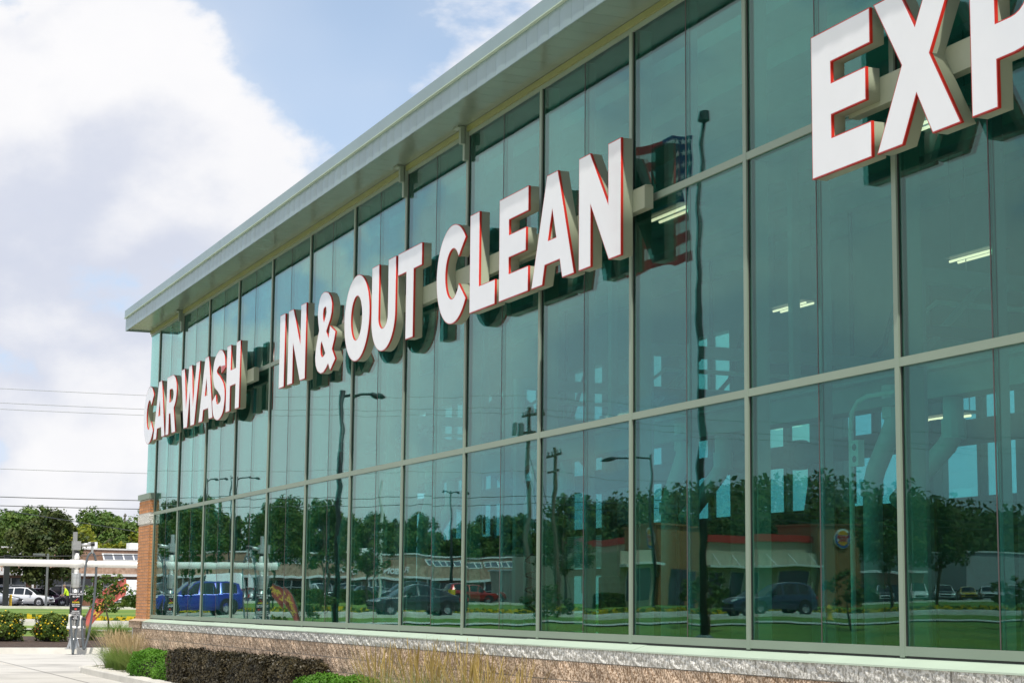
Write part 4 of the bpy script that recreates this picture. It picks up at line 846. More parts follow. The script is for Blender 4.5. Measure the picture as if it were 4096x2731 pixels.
# type: length, half width, wheel radius, belt line, roof line, glass spans, wheel x
CT = {
 'suv':   dict(L=4.6, w=.92, r=.36, belt=[(-2.3,.95),(-2.1,1.08),(-1,1.06),(.9,1.0),(1.2,1.0),(2.0,.90),(2.25,.72),(2.3,.55)], roof=[(-2.3,.97),(-2.22,1.12),(-1.95,1.55),(-1.5,1.66),(-.4,1.70),(.25,1.64),(.75,1.33),(1.15,1.03),(2.0,.93),(2.25,.75),(2.3,.57)], wx=(1.42,-1.38), side=[(-1.75,-1.02),(-.92,-.02),(.07,.80)]),
 'sedan': dict(L=4.75, w=.91, r=.335, belt=[(-2.37,.80),(-2.2,.98),(-1,.96),(.8,.92),(1.2,.90),(2.05,.78),(2.32,.62),(2.37,.45)], roof=[(-2.37,.82),(-2.25,.99),(-1.75,1.04),(-1.2,1.30),(-.6,1.43),(.0,1.45),(.4,1.38),(.85,1.14),(1.25,.93),(2.05,.80),(2.32,.64),(2.37,.47)], wx=(1.45,-1.42), side=[(-1.35,-.85),(-.75,-.02),(.07,.78)]),
 'van':   dict(L=5.4, w=1.0, r=.36, belt=[(-2.7,1.15),(-2.6,1.25),(1.3,1.25),(1.9,1.15),(2.5,.95),(2.7,.6)], roof=[(-2.7,1.2),(-2.66,2.35),(-2.4,2.48),(.9,2.48),(1.3,2.3),(1.9,1.4),(2.05,1.17),(2.5,.98),(2.7,.62)], wx=(1.75,-1.7), side=[(.85,1.6)]),
 'pickup':dict(L=5.6, w=.98, r=.40, belt=[(-2.8,1.12),(-.8,1.12),(1.3,1.10),(1.5,1.10),(2.5,1.02),(2.75,.8),(2.8,.6)], roof=[(-2.8,1.13),(-.95,1.13),(-.85,1.80),(-.5,1.88),(.5,1.88),(.85,1.75),(1.4,1.14),(2.5,1.05),(2.75,.83),(2.8,.62)], wx=(1.75,-1.75), side=[(-.75,-.02),(.08,1.0)]),
}
CAR = {}
def car_proto(kind):
    c = CT[kind]; w = c['w']; L2 = c['L']/2; r = c['r']; belt, roof = c['belt'], c['roof']
    xs = sorted(set([-L2+.0] + [p[0] for p in belt] + [p[0] for p in roof] + [e for s in c['side'] for e in s] + [c['wx'][0]+d for d in (-.45,0,.45)] + [c['wx'][1]+d for d in (-.45,0,.45)]))
    rings = []
    for x in xs:
        zb = lerp(x,[p[0] for p in belt],[p[1] for p in belt]); zr = lerp(x,[p[0] for p in roof],[p[1] for p in roof]); e = max(0,(abs(x)-L2*.72)/(L2*.28)); ws = w*(1-.13*e**2.2)
        bot = .26+.16*max(0,(abs(x)-L2*.86)/(L2*.14)); k = min(1,max(0,(zr-zb)/.55)); wr = ws*(.93-.20*k)
        rings.append([(x,ws*.82,bot),(x,ws*.955,bot+.06),(x,ws*.995,bot+.25),(x,ws,(bot+zb)/2+.1),(x,ws*.975,zb-.02),(x,ws*.955,zb+.0),(x,wr,zr-.06*k-.012),(x,wr*.88,zr-.005),(x,wr*.45,zr+.018),(x,0,zr+.024)])
    body = MB(); side = {}; ws_ = MB(); rg = MB(); n = len(rings[0]); nr = len(rings)
    full = [rg_ + [(p[0],-p[1],p[2]) for p in reversed(rg_[:-1])] for rg_ in rings]; m = len(full[0])
    for i in range(nr-1):
        xa, xb = xs[i], xs[i+1]; ka = lerp((xa+xb)/2,[p[0] for p in roof],[p[1] for p in roof])-lerp((xa+xb)/2,[p[0] for p in belt],[p[1] for p in belt]); za, zb2 = rings[i][9][2], rings[i+1][9][2]; slope = (zb2-za)/max(1e-6,xb-xa)
        for j in range(m-1):
            q = [full[i][j], full[i+1][j], full[i+1][j+1], full[i][j+1]]; jj = j if j < n-1 else m-2-j
            tgt = body
            if jj == 5 and any(s[0]-1e-6 <= xa and xb <= s[1]+1e-6 for s in c['side']): tgt = side.setdefault((j > n, [k for k, s in enumerate(c['side']) if s[0]-1e-6 <= xa and xb <= s[1]+1e-6][0]), MB())
            elif jj in (7,8) and ka > .03 and xa > -.2 and slope < -.35: tgt = ws_
            elif jj in (7,8) and ka > .03 and xb < -.2 and slope > (.35 if kind != 'van' else 99): tgt = rg
            tgt.add(q, [(0,3,2,1)])
    body.add(full[0], [tuple(range(m))]); body.add(full[-1], [tuple(reversed(range(m)))])
    for i in range(nr-1): body.add([full[i][0],full[i][-1],full[i+1][-1],full[i+1][0]], [(0,1,2,3)])
    def weld(mb, name, mt, sm=True):
        key = {}; v2 = []; mp = []
        for p in mb.v:
            k = (round(p[0],4),round(p[1],4),round(p[2],4))
            if k not in key: key[k] = len(v2); v2.append(p)
            mp.append(key[k])
        mb.v = v2; mb.f = [f for f in (tuple(dict.fromkeys(mp[i] for i in f)) for f in mb.f) if len(f) > 2]; mb.m = [0]*len(mb.f); return mb.mesh(name, mt, smooth=sm)
    parts = [('body', weld(body,'body',paint('car_paint_base',(.5,.5,.5))), [])]
    for k, mb in side.items(): parts.append(('side_window', weld(mb,'side_window',CGLASS,False), []))
    if ws_.f: parts.append(('windshield', weld(ws_,'windshield',CGLASS), []))
    if rg.f: parts.append(('rear_window', weld(rg,'rear_window',CGLASS), []))
    for wx in c['wx']:
        for s in (-1,1):
            y = s*(w-.11)
            ty = MB().lathe([(r*.62,-.11),(r*.93,-.115),(r,-.08),(r,.08),(r*.93,.115),(r*.62,.11)], (wx,y,r), 20, axis='y').mesh('tyre',TYRE,smooth=True)
            rm = MB().lathe([(0,s*.085),(r*.2,s*.09),(r*.55,s*.075),(r*.64,s*.105),(r*.64,-s*.08)], (wx,y,r), 20, axis='y')
            for a in range(5): rm.bar((wx,y+s*.098,r),(wx+r*.6*math.cos(a*1.2566+.3),y+s*.10,r+r*.6*math.sin(a*1.2566+.3)), .05,.02)
            parts.append(('wheel', ty, [('rim', rm.mesh('rim',RIM))]))
            ar = MB().lathe([(r*.9,s*.0),(r*1.22,s*.0),(r*1.24,-s*.05),(r*1.0,-s*.3)], (wx,s*(w+.006),r+.02), 20, axis='y'); parts.append(('wheel_arch', ar.mesh('wheel_arch',CTRIM), []))
    for s in (-1,1):
        zf = lerp(L2-.3,[p[0] for p in belt],[p[1] for p in belt]); zb3 = belt[1][1]
        parts.append(('headlight', MB().add([(L2-.03,s*w*.52,zf-.14),(L2-.06,s*w*.80,zf-.13),(L2-.28,s*w*.965,zf-.06),(L2-.28,s*w*.95,zf+.02),(L2-.08,s*w*.78,zf-.03),(L2-.04,s*w*.52,zf-.05)], [(0,1,4,5),(1,2,3,4)]).mesh('headlight',HEADL), []))
        parts.append(('taillight', MB().box(-L2-.012,-L2+.10,s*w*.62,s*w*.93,zb3-.22,zb3-.06).mesh('taillight',TAILL), []))
        parts.append(('mirror', MB().box(c['side'][-1][1]-.25,c['side'][-1][1]-.12,s*w*.98,s*(w*.98+.18),zb3-.02,zb3+.12).mesh('mirror',CTRIM), []))
    parts.append(('grille', MB().box(L2-.05,L2+.012,-w*.5,w*.5,.50,.68).mesh('grille',CTRIM), [])); parts.append(('bumper_trim', MB().box(-L2-.01,L2-.02,-w*.80,w*.80,.28,.40).mesh('bumper_trim',CTRIM), []))
    if kind == 'pickup': parts.append(('bed', MB().box(-2.75,-.95,-.82,.82,.9,1.14).mesh('bed',CTRIM), []))
    CAR[kind] = parts
for k in CT: car_proto(k)
def car(kind, label, x, y, rz, pm, z=None, cat='car', group=None, name=None):
    t = thing(name or {'suv':'parked_suv','sedan':'sedan_car','van':'white_van','pickup':'pickup_truck'}[kind], label, cat, (x,y,ground(x,y)+.03 if z is None else z), rz, group, local=True)
    for n, me, sub in CAR[kind]:
        o = link(n, me, t)
        if n == 'body': o.material_slots[0].link = 'OBJECT'; o.material_slots[0].material = pm
        for n2, me2 in sub: link(n2, me2, o)
    return t
P_W = paint('white_car_paint',(.78,.78,.78)); P_BLUE = paint('blue_car_paint',(.006,.02,.27)); P_DK = paint('charcoal_car_paint',(.02,.023,.028)); P_RED = paint('red_car_paint',(.36,.012,.012)); P_PUR = paint('plum_car_paint',(.06,.012,.055)); P_SIL = paint('silver_car_paint',(.40,.42,.46)); P_YEL = paint('yellow_car_paint',(.70,.42,.02)); P_NAVY = paint('navy_car_paint',(.015,.03,.07))
D90 = math.pi/2
car('suv','white crossover parked facing right behind the yellow bollard',175,-15.7,R(-118),P_W)
car('sedan','silver grey sedan nose cut by the left edge of the view',168,-11.9,R(-112),P_SIL)
car('suv','plum purple crossover parked behind the worker',190,-19.6,-D90,P_PUR)
car('pickup','dark pickup truck parked at far left before the mall',196,-16.2,-D90,P_NAVY,cat='truck')
car('suv','dark blue suv parked behind the plum crossover',199,-20.6,-D90,P_NAVY)
car('suv','white suv seen from behind, right of the red flag',168,-22.1,R(170),P_W)
car('suv','red suv parked behind the white one near the pier',186,-24.9,R(165),P_RED)
car('van','white box van standing beside the pier',176,-26.4,-D90,P_W,cat='van')
car('suv','bright blue crossover on the road, mirrored at the lower left of the glass',91.5,12.3,-D90,P_BLUE,name='passing_suv')
car('sedan','charcoal sedan on the road, mirrored in the lower middle of the glass',87.5,22.2,-D90,P_DK,name='passing_car')
car('suv','dark suv on the road, mirrored under the restaurant sign',87.5,42.0,-D90,P_NAVY,name='passing_suv')
car('suv','red suv parked at the lot edge, mirrored right of the dark sedan',150,49.3,D90,P_RED)
car('suv','dark suv parked at the lot edge, mirrored behind the dark sedan',150,43.2,-D90,P_DK)
car('sedan','dark sedan parked second in the row mirrored behind the dark sedan on the road',156,41.0,-D90,P_DK)
car('sedan','dull red sedan mirrored in front of the blinds',149,61.0,-D90,P_RED)
car('van','white van mirrored above the blue crossover',160,29.4,R(-60),P_W,cat='van')
for i, (y, k, p, lab) in enumerate([(38.6,'suv',P_W,'white suv in the row mirrored left of the lamp post'),(41.0,'suv',P_SIL,'silver suv in the row mirrored left of the lamp post'),(44.0,'sedan',P_W,'white sedan in the row mirrored right of the lamp post'),(26.0,'sedan',P_SIL,'silver sedan mirrored next to the brick pier reflection'),(23.4,'suv',P_DK,'dark suv mirrored next to the brick pier reflection')]):
    car(k, lab, 176, y+5, R(180), p)
for i, (y, k, p, lab) in enumerate([(91.5,'suv',P_W,'white suv, leftmost of the parked row mirrored at lower right'),(94.6,'pickup',P_W,'white pickup in the parked row mirrored at lower right'),(97.6,'suv',P_W,'white suv left of the yellow car in the mirrored row'),(100.3,'sedan',P_YEL,'yellow sedan in the parked row mirrored at lower right'),(103.0,'sedan',P_W,'white sedan right of the yellow car in the mirrored row'),(105.8,'suv',P_SIL,'silver suv, rightmost of the parked row mirrored at lower right')]):
    car(k, lab, 152, y, R(-150), p)

# ------------------------------------------------------------------ worker trimming the grass edge
def worker(x, y, z, rz):
    t = thing('person', 'worker in a bright yellow shirt, dark trousers and tan cap bending over a trimmer', 'person', (x,y,z), rz, local=True)
    J = {'pel':(0,0,.98),'spine':(.06,0,1.2),'chest':(.16,0,1.40),'neck':(.24,0,1.54),'head':(.30,0,1.64),'top':(.31,0,1.76),
         'hl':(0,.10,.93),'kl':(.05,.12,.50),'al':(.0,.13,.09),'tl':(.17,.14,.04),'hr':(0,-.10,.93),'kr':(.0,-.12,.50),'ar':(-.06,-.13,.09),'tr':(.11,-.14,.04),
         'sl':(.17,.19,1.43),'el':(.22,.25,1.16),'wl':(.42,.15,1.02),'pl':(.50,.12,1.0),'sr':(.17,-.19,1.43),'er':(.20,-.27,1.16),'wr':(.36,-.20,.96),'pr':(.43,-.17,.93)}
    rad = {'pel':.15,'spine':.14,'chest':.155,'neck':.062,'head':.098,'top':.07,'hl':.10,'kl':.072,'al':.052,'tl':.045,'hr':.10,'kr':.072,'ar':.052,'tr':.045,'sl':.075,'el':.055,'wl':.038,'pl':.036,'sr':.075,'er':.055,'wr':.038,'pr':.036}
    E_ = [('pel','spine'),('spine','chest'),('chest','neck'),('neck','head'),('head','top'),('pel','hl'),('hl','kl'),('kl','al'),('al','tl'),('pel','hr'),('hr','kr'),('kr','ar'),('ar','tr'),('chest','sl'),('sl','el'),('el','wl'),('wl','pl'),('chest','sr'),('sr','er'),('er','wr'),('wr','pr')]
    fing = 0
    for s, w in (('l','pl'),('r','pr')):      # five short fingers curled round the shaft
        bx, by, bz = J[w]
        for k in range(5):
            a = 'f%s%d' % (s,k); J[a+'a'] = (bx+.03+.012*k, by-(.03 if s == 'l' else -.03)*(1 if k else -1), bz-.02+.012*k); J[a+'b'] = (bx+.045+.010*k, by-(.05 if s == 'l' else -.05)*(1 if k else -.6), bz-.05+.012*k); rad[a+'a'] = .011; rad[a+'b'] = .009; E_ += [(w,a+'a'),(a+'a',a+'b')]
    names = list(J); me = bpy.data.meshes.new('body'); me.from_pydata([J[n] for n in names], [(names.index(a),names.index(b)) for a,b in E_], [])
    o = bpy.data.objects.new('tmp', me); COL.objects.link(o); sk = o.modifiers.new('s','SKIN'); sk.use_smooth_shade = True; sv = me.skin_vertices[0].data
    for i, n in enumerate(names): sv[i].radius = (rad[n],rad[n]); sv[i].use_root = (n == 'pel')
    sb = o.modifiers.new('d','SUBSURF'); sb.levels = 1; sb.render_levels = 1
    dg = bpy.context.evaluated_depsgraph_get(); m2 = bpy.data.meshes.new_from_object(o.evaluated_get(dg)); bpy.data.objects.remove(o); m2.name = 'body'; m2.materials.clear()
    for mt in (M('skin',(.42,.24,.16),.6,var=.05), M('hi_vis_yellow_shirt',(.62,.85,.03),.7,var=.06), M('dark_trousers',(.02,.02,.025),.8,var=.1), M('black_boots',(.015,.013,.012),.6,var=.1)): m2.materials.append(mt)
    for p in m2.polygons:
        c = p.center; i = 0
        if c.z < .14: i = 3
        elif c.z < 1.0 and abs(c.x) < .24 and not (c.x > .24): i = 2
        elif c.z < 1.53 and c.x < .27 : i = 1
        elif c.z < 1.47 and c.x < .30: i = 1
        p.material_index = i
    b = link('body', m2, t)
    MB().lathe([(.0,1.83),(.07,1.815),(.108,1.76),(.112,1.70),(.112,1.695)], (.305,0,0), 14).build('cap', M('tan_cap',(.30,.20,.12),.8,var=.1), t, org=(0,0,0), smooth=True)
    MB().add([(.40,-.07,1.71),(.40,.07,1.71),(.50,.05,1.685),(.50,-.05,1.685)], [(0,1,2,3)]).build('cap_brim', M('tan_cap',(.30,.20,.12)), t, org=(0,0,0))
    MB().box(.395,.41,-.045,-.015,1.645,1.66).build('eye', BLACKP, t, org=(0,0,0)); MB().box(.395,.41,.015,.045,1.645,1.66).build('eye', BLACKP, t, org=(0,0,0)); MB().lathe([(0,.125),(.014,.11),(.016,.095)], (.30,0,1.625), 8, axis='x').build('nose', M('skin',(.42,.24,.16)), t, org=(0,0,0)); MB().box(.385,.397,-.03,.03,1.585,1.592).build('mouth', TXTR, t, org=(0,0,0))
    return t
wz = ground(149.5,-15.3); worker(149.5,-15.3,wz,R(75))
ca, sa = math.cos(R(75)), math.sin(R(75)); W_ = lambda p: (149.5+p[0]*ca-p[1]*sa, -15.3+p[0]*sa+p[1]*ca, wz+p[2])
t = thing('string_trimmer', 'long grass trimmer held by the worker', 'tool', W_((.5,0,0)))
MB().tube([W_((.10,-.26,.80)),W_((.44,-.15,.95)),W_((.50,.12,.98)),W_((1.9,.1,.10))], .018, 6).build('shaft', GREYM, t); MB().lathe([(0,.0),(.12,.02),(.10,.10),(0,.12)], W_((1.9,.1,.0)), 10).build('cutting_head', BLACKP, t); MB().box(*(lambda c: (c[0]-.1,c[0]+.1,c[1]-.1,c[1]+.1,c[2]-.08,c[2]+.1))(W_((.05,-.28,.8)))).build('engine', TXTR, t)

# ------------------------------------------------------------------ strip mall
MX = 204.0; gz = 1.0
SHAKE = M('brown_wood_shakes', (.28,.17,.115), .95, scale=2.2, col2=(.48,.33,.24), bump=.7, bscale=6, detail=6, bdist=.05); MBRICK = M('mall_brown_brick', (.36,.22,.15), .9, var=.15, scale=3)
WFR = M('white_frame_paint', (.74,.74,.72), .5, var=.04); SKYL = M('skylight_glass', (.10,.11,.13), .08, var=.1, spec=.9); SHOPG = M('shop_glass', (.03,.035,.04), .06, var=.2, spec=.8)
mall = thing('strip_mall', 'long low strip mall with brown shingled fascia and white framed skylights', 'building', (MX+8,10,gz))
Y0, Y1 = -62, 78
MB().box(MX,MX+18,Y0,Y1,.5,7.0).build('wall', MBRICK, mall)
MB().box(MX-.1,MX+18.1,Y0-.1,Y1+.1,7.0,7.16).build('coping', WFR, mall)
y = Y0; i = 0
while y < Y1:
    yb = min(y+7.0, Y1)
    MB().add([(MX-1.6,y,4.45),(MX-1.6,yb-.03,4.45),(MX-1.45,yb-.03,5.85),(MX-1.45,y,5.85),(MX-1.2,y,4.45),(MX-1.2,yb-.03,4.45),(MX-1.2,yb-.03,5.85),(MX-1.2,y,5.85)], [(0,1,2,3),(4,7,6,5),(0,4,5,1),(1,5,6,2),(2,6,7,3),(3,7,4,0)]).build('shingle_panel', SHAKE, mall)
    MB().box(MX-1.75,MX-.02,y,yb-.02,4.18,4.44).build('canopy', WFR, mall)
    gl = (i % 3) != 2
    if gl:
        sk = MB().add([(MX-1.42,y+.3,5.9),(MX-1.42,yb-.3,5.9),(MX-.4,yb-.3,6.55),(MX-.4,y+.3,6.55)], [(0,1,2,3)]).build('skylight', SKYL, mall)
        n = 6
        for q in range(n+1):
            yy = y+.3+(yb-y-.6)*q/n; MB().bar((MX-1.44,yy,5.9),(MX-.4,yy,6.57), .13,.06).build('skylight_bar', WFR, sk)
        MB().bar((MX-1.45,y+.2,5.9),(MX-1.45,yb-.2,5.9), .08,.12).build('skylight_rail', WFR, sk); MB().bar((MX-.42,y+.2,6.58),(MX-.42,yb-.2,6.58), .1,.12).build('skylight_rail', WFR, sk)
    s = MB().box(MX-.06,MX-.01,y+.6,yb-.6,1.05,3.9).build('storefront', SHOPG, mall)
    for q in range(5): yy = y+.6+(yb-y-1.2)*q/4; MB().box(MX-.10,MX-.062,yy-.06,yy+.06,1.05,3.9).build('window_frame', WFR, s)
    MB().box(MX-.10,MX-.063,y+.6,yb-.6,3.1,3.2).build('window_frame', WFR, s); MB().box(MX-1.5,MX-1.3,y-.1,y+.1,1.0,4.18).build('canopy_post', WFR, mall)
    y = yb; i += 1
dr = MB().box(MX-.16,MX-.105,-25.0,-23.2,1.05,3.3).build('door', WFR, mall); MB().box(MX-.18,MX-.162,-24.8,-24.15,1.2,3.1).build('door_pane', SHOPG, dr); MB().box(MX-.18,MX-.162,-24.05,-23.4,1.2,3.1).build('door_pane', SHOPG, dr)
for y, w in ((-26.5,1.6),(-31.5,1.4),(20,2.4),(58,2.6)): MB().box(MX+3,MX+5,y-w/2,y+w/2,7.17,7.9).build('rooftop_unit', WFR, mall)
def mall_text(tx, y, z, size, mt=TXTW):
    o = link('shop_lettering', text_mesh(tx, size, mt, .04, bold=.03), mall, (MX-1.68-(MX+8), y-10, z-gz)); o.rotation_euler = (math.pi/2,0,-math.pi/2)
mall_text('RECRUITING', -18.6, 4.66, .80); mall_text('YOGA', 54.0, 5.15, .9); mall_text('FUSION', 60.0, 5.15, .9)
sg = thing('red_shop_sign', 'small red hanging sign seen among the dark tree leaves', 'sign', (199,-22.9,6.2)); MB().box(198.95,199.05,-23.6,-22.2,6.0,6.4).build('sign_panel', TXTR, sg); MB().box(198.95,199.05,-23.1,-22.7,5.3,5.98).build('sign_tail', TXTR, sg); MB().tube([(199,-22.9,6.4),(199,-22.9,6.8),(202.4,-22.9,6.8)], .04, 6).build('bracket', GREYM, sg)
pl = thing('flower_planter', 'clay planter with white flowers before the mall door', 'planter', (201,-25.6,1.02)); MB().lathe([(0,1.02),(.7,1.02),(.95,1.9),(1.0,2.0),(.85,2.0),(0,1.95)], (201,-25.6,0), 16).build('pot', M('terracotta',(.45,.22,.13),.9), pl)
f1 = link('flowers', flower_mesh(33,160,.95,.95,.5,.25,M('white_petals',(.75,.70,.74),.6)), pl, (0,0,.9))
wl = thing('block_wall_shed', 'pale block walled shed mirrored right of the red suv', 'shed', (163,61,1.6)); MB().box(161,166,57.6,64.5,1.2,4.7).build('wall', M('pale_split_block',(.45,.40,.32),.95,var=.15,scale=2,bump=.5,bscale=8,bdist=.05), wl); MB().box(160.8,166.2,57.4,64.7,4.7,4.85).build('coping', WFR, wl)

# ------------------------------------------------------------------ restaurant
BX_ = 130.0; bz = 1.35
CREAM = M('cream_stucco',(.50,.45,.34),.9,var=.06,scale=1); TILEB = M('brown_tile_cladding',(.30,.15,.06),.7,var=.12,scale=2,stretch=(1,1,6)); REDB = M('red_parapet_band',(.50,.03,.02),.5,var=.04)
bk = thing('restaurant', 'fast food restaurant with brown towers and red roof band, mirrored in the glass', 'building', (BX_+8,64,bz))
MB().box(BX_,BX_+22,53.5,72,.9,5.7).build('main_wall', CREAM, bk); MB().box(BX_+.6,BX_+21,58.5,71.2,5.7,6.6).build('upper_wall', CREAM, bk)
MB().box(BX_+.3,BX_+21.2,58.2,71.4,6.6,7.15).build('red_band', REDB, bk)
tw = MB().box(BX_-.6,BX_+5,56.3,60.2,.9,7.65).build('tower', TILEB, bk); tw2 = MB().box(BX_-.6,BX_+6,70.3,74.4,.9,8.0).build('tower', TILEB, bk)
MB().box(BX_-.75,BX_+5.1,56.15,60.35,7.65,7.8).build('tower_cap', TILEB, tw); MB().box(BX_-.75,BX_+6.1,70.15,74.55,8.0,8.15).build('tower_cap', TILEB, tw2)
for (y0, y1) in ((54.2,55.6),(61.0,62.3),(63.2,64.5),(66.5,69.5)):
    w = MB().box(BX_-.04,BX_-.005,y0,y1,1.9,4.2).build('window', SHOPG, bk); MB().box(BX_-.07,BX_-.041,y0-.08,y0,1.85,4.25).build('window_frame', WFR, w); MB().box(BX_-.07,BX_-.041,y1,y1+.08,1.85,4.25).build('window_frame', WFR, w)
MB().box(BX_-.64,BX_-.605,57.3,59.2,1.4,4.3).build('door', SHOPG, bk)
MB().box(BX_-1.6,BX_-.002,53.4,56.2,4.5,4.7).build('canopy', WFR, bk); MB().box(BX_-1.4,BX_-.002,60.4,70.2,4.55,4.72).build('canopy', WFR, bk)
for y in (61.5,63.5,65.5,67.5,69.5): MB().bar((BX_-1.3,y,4.75),(BX_-.02,y,5.6), .05,.05).build('canopy_stay', WFR, bk)
ORA = M('bun_orange',(.75,.33,.02),.5,var=.02); BLU = M('sign_blue',(.02,.09,.36),.5,var=.02)
def round_sign(c, label, nx=-1, ny=0):
    t = thing('round_logo_sign', label, 'sign', c); cx, cy2, cz = c
    def P(u, v, d): return (cx+nx*d - ny*0 + (u if ny else 0), cy2 + ny*d + (u if nx else 0)*(1), cz+v)
    def disc(pts, d0, d1, name, mt, par=t):
        n = len(pts); v = [P(u,w,d0) for u,w in pts]+[P(u,w,d1) for u,w in pts]
        return MB().add(v, [tuple(range(n)), tuple(reversed(range(n,2*n)))]+[(i,(i+1)%n,n+(i+1)%n,n+i) for i in range(n)]).build(name, mt, par)
    E2 = lambda rx, ry, a0=0, a1=360, n=36, oy=0: [(rx*math.cos(R(a0+(a1-a0)*i/n)), oy+ry*math.sin(R(a0+(a1-a0)*i/n))) for i in range(n if a1-a0 == 360 else n+1)]
    disc(E2(.74,.82), 0, .16, 'backing', TXTW); disc(E2(.70,.78,150,400)+E2(.56,.62,400,150,oy=.06), .161, .18, 'blue_crescent', BLU)
    disc(E2(.54,.56,22,158,oy=.10), .161, .19, 'top_bun', ORA); disc(E2(.52,.50,202,338,oy=-.08), .161, .19, 'bottom_bun', ORA)
    for tx, sz, dv in (('BURGER',.30,.13),('KING',.34,-.14)):
        o = link('logo_text', text_mesh(tx, sz, TXTR, .01, bold=.012), t, tuple(Vector(P(0,dv,.20))-Vector(c))); o.rotation_euler = (math.pi/2,0,-math.pi/2) if nx else (math.pi/2,0,0)
round_sign((130.6,56.30,6.65), 'round burger logo sign on the side of the left brown tower, mirrored', 0, -1)
round_sign((BX_-.6,72.6,6.95), 'round burger logo sign on the front of the right brown tower, mirrored', -1, 0)
wh = thing('warehouse', 'plain pale grey warehouse mirrored at the lower right', 'building', (212,150,2)); MB().box(200,240,134.5,175,1,8.4).build('wall', M('pale_grey_siding',(.42,.43,.44),.7,var=.05), wh); MB().box(199.8,240.2,134.3,175.2,8.4,8.6).build('roof_edge', WFR, wh)
sh = thing('long_low_shop', 'low dark shop row with a thin sign mirrored behind the parked row', 'building', (200,112,2)); MB().box(200,212,92,128,1.5,5.6).build('wall', MBRICK, sh); MB().box(199.2,212,92,128,5.6,5.9).build('roof_edge', WFR, sh); MB().box(199.9,199.98,95,126,2,4.2).build('windows', SHOPG, sh)

# ------------------------------------------------------------------ poles, lamps, wires
def lamp_post(x, y, h, label, arm=2.0, ang=90, mt=DARKM, r=.09, double=False, z=None):
    g0 = ground(x,y) if z is None else z; t = thing('street_lamp', label, 'lamp', (x,y,g0))
    MB().tube([(x,y,g0-.1),(x,y,g0+h)], [r*1.35,r*.75], 10).build('post', mt, t, smooth=True); MB().lathe([(r*2.2,0),(r*2.2,.25),(r*1.5,.35)], (x,y,g0), 12).build('post_base', mt, t)
    for s in ((1,-1) if double else (1,)):
        dx, dy = math.cos(R(ang))*s, math.sin(R(ang))*s; top = g0+h
        ar = MB().tube([(x,y,top-.25),(x+dx*arm*.35,y+dy*arm*.35,top-.08),(x+dx*arm*.7,y+dy*arm*.7,top-.05)], [.06,.055,.05], 8).build('arm', mt, t, smooth=True)
        a = Vector((x+dx*arm*.62,y+dy*arm*.62,top-.05)); b = Vector((x+dx*arm,y+dy*arm,top-.16))
        MB().tube([a,a.lerp(b,.3),a.lerp(b,.7),b], [.05,.12,.11,.02], 10).build('lamp_head', mt, t, smooth=True)
lamp_post(70,13.0,9.35,'tall dark street lamp with a curved arm, mirrored below the letters IN and OUT',1.75,90,r=.13)
lamp_post(160,28.5,10.6,'distant lamp post with short arm, mirrored near the brick pier',1.6,90,r=.10); lamp_post(160,30.6,10.8,'second distant lamp post, mirrored near the brick pier',2.4,90,r=.11)
lamp_post(158,50.5,10.2,'distant double headed lamp post, mirrored above the red suv',1.1,90,double=True,r=.12)
lamp_post(97.5,40.0,9.2,'lamp on a long thin arm, mirrored left of the outlet box',3.4,-40,r=.09)
t = thing('lot_light_post', 'slim grey square light post beside the white crossover', 'lamp', (150,-13.72,1.02)); MB().box(149.92,150.08,-13.8,-13.64,1.0,5.2).build('post', GREYM, t); MB().box(149.9,150.1,-13.5,-12.6,5.05,5.2).build('lamp_head', GREYM, t)
t = thing('dark_square_post', 'thick dark post at the left edge of the view', 'post', (148,-10.35,1.0)); MB().box(147.8,148.2,-10.6,-10.2,.9,4.9).build('post', DARKM, t); MB().box(147.75,148.25,-10.65,-10.15,4.9,5.0).build('post_cap', DARKM, t)
t = thing('bollard', 'yellow bollard left of the white crossover', 'bollard', (148.5,-10.85,1.0)); MB().tube([(148.5,-10.85,.95),(148.5,-10.85,1.95),(148.5,-10.85,2.02)], [.11,.11,.05], 10).build('post', YPAINT, t); MB().lathe([(.16,1.0),(.16,1.06),(.12,1.08)], (148.5,-10.85,0), 10).build('foot', CURB, t)
t = thing('white_pole', 'slim white pole mirrored left of the skylights', 'pole', (120,30.9,1.2)); MB().tube([(120,30.9,.8),(120,30.9,9.8)], [.16,.08], 8).build('shaft', WFR, t); MB().lathe([(.3,1.0),(.3,1.3),(.18,1.4)], (120,30.9,0), 10).build('foot', WFR, t)
t = thing('planter_post', 'yellow topped concrete bollard mirrored left of the red suv', 'bollard', (141,44.2,1.5)); MB().tube([(141,44.2,1.3),(141,44.2,2.6)], .35, 10).build('post', YPAINT, t); MB().lathe([(.42,1.4),(.42,1.6),(.36,1.7)], (141,44.2,0), 10).build('foot', CURB, t)
t = thing('fire_hydrant', 'yellow fire hydrant mirrored in the lower right pane', 'hydrant', (78,39.8,ground(78,39.8)), local=True); MB().lathe([(.2,0),(.2,.06),(.13,.08),(.13,.5),(.16,.52),(.16,.58),(.12,.66),(.05,.74),(0,.76)], n=14).build('barrel', YPAINT, t, org=(0,0,0), smooth=True); MB().tube([(0,-.22,.42),(0,.22,.42)], .065, 10).build('outlets', YPAINT, t, org=(0,0,0))
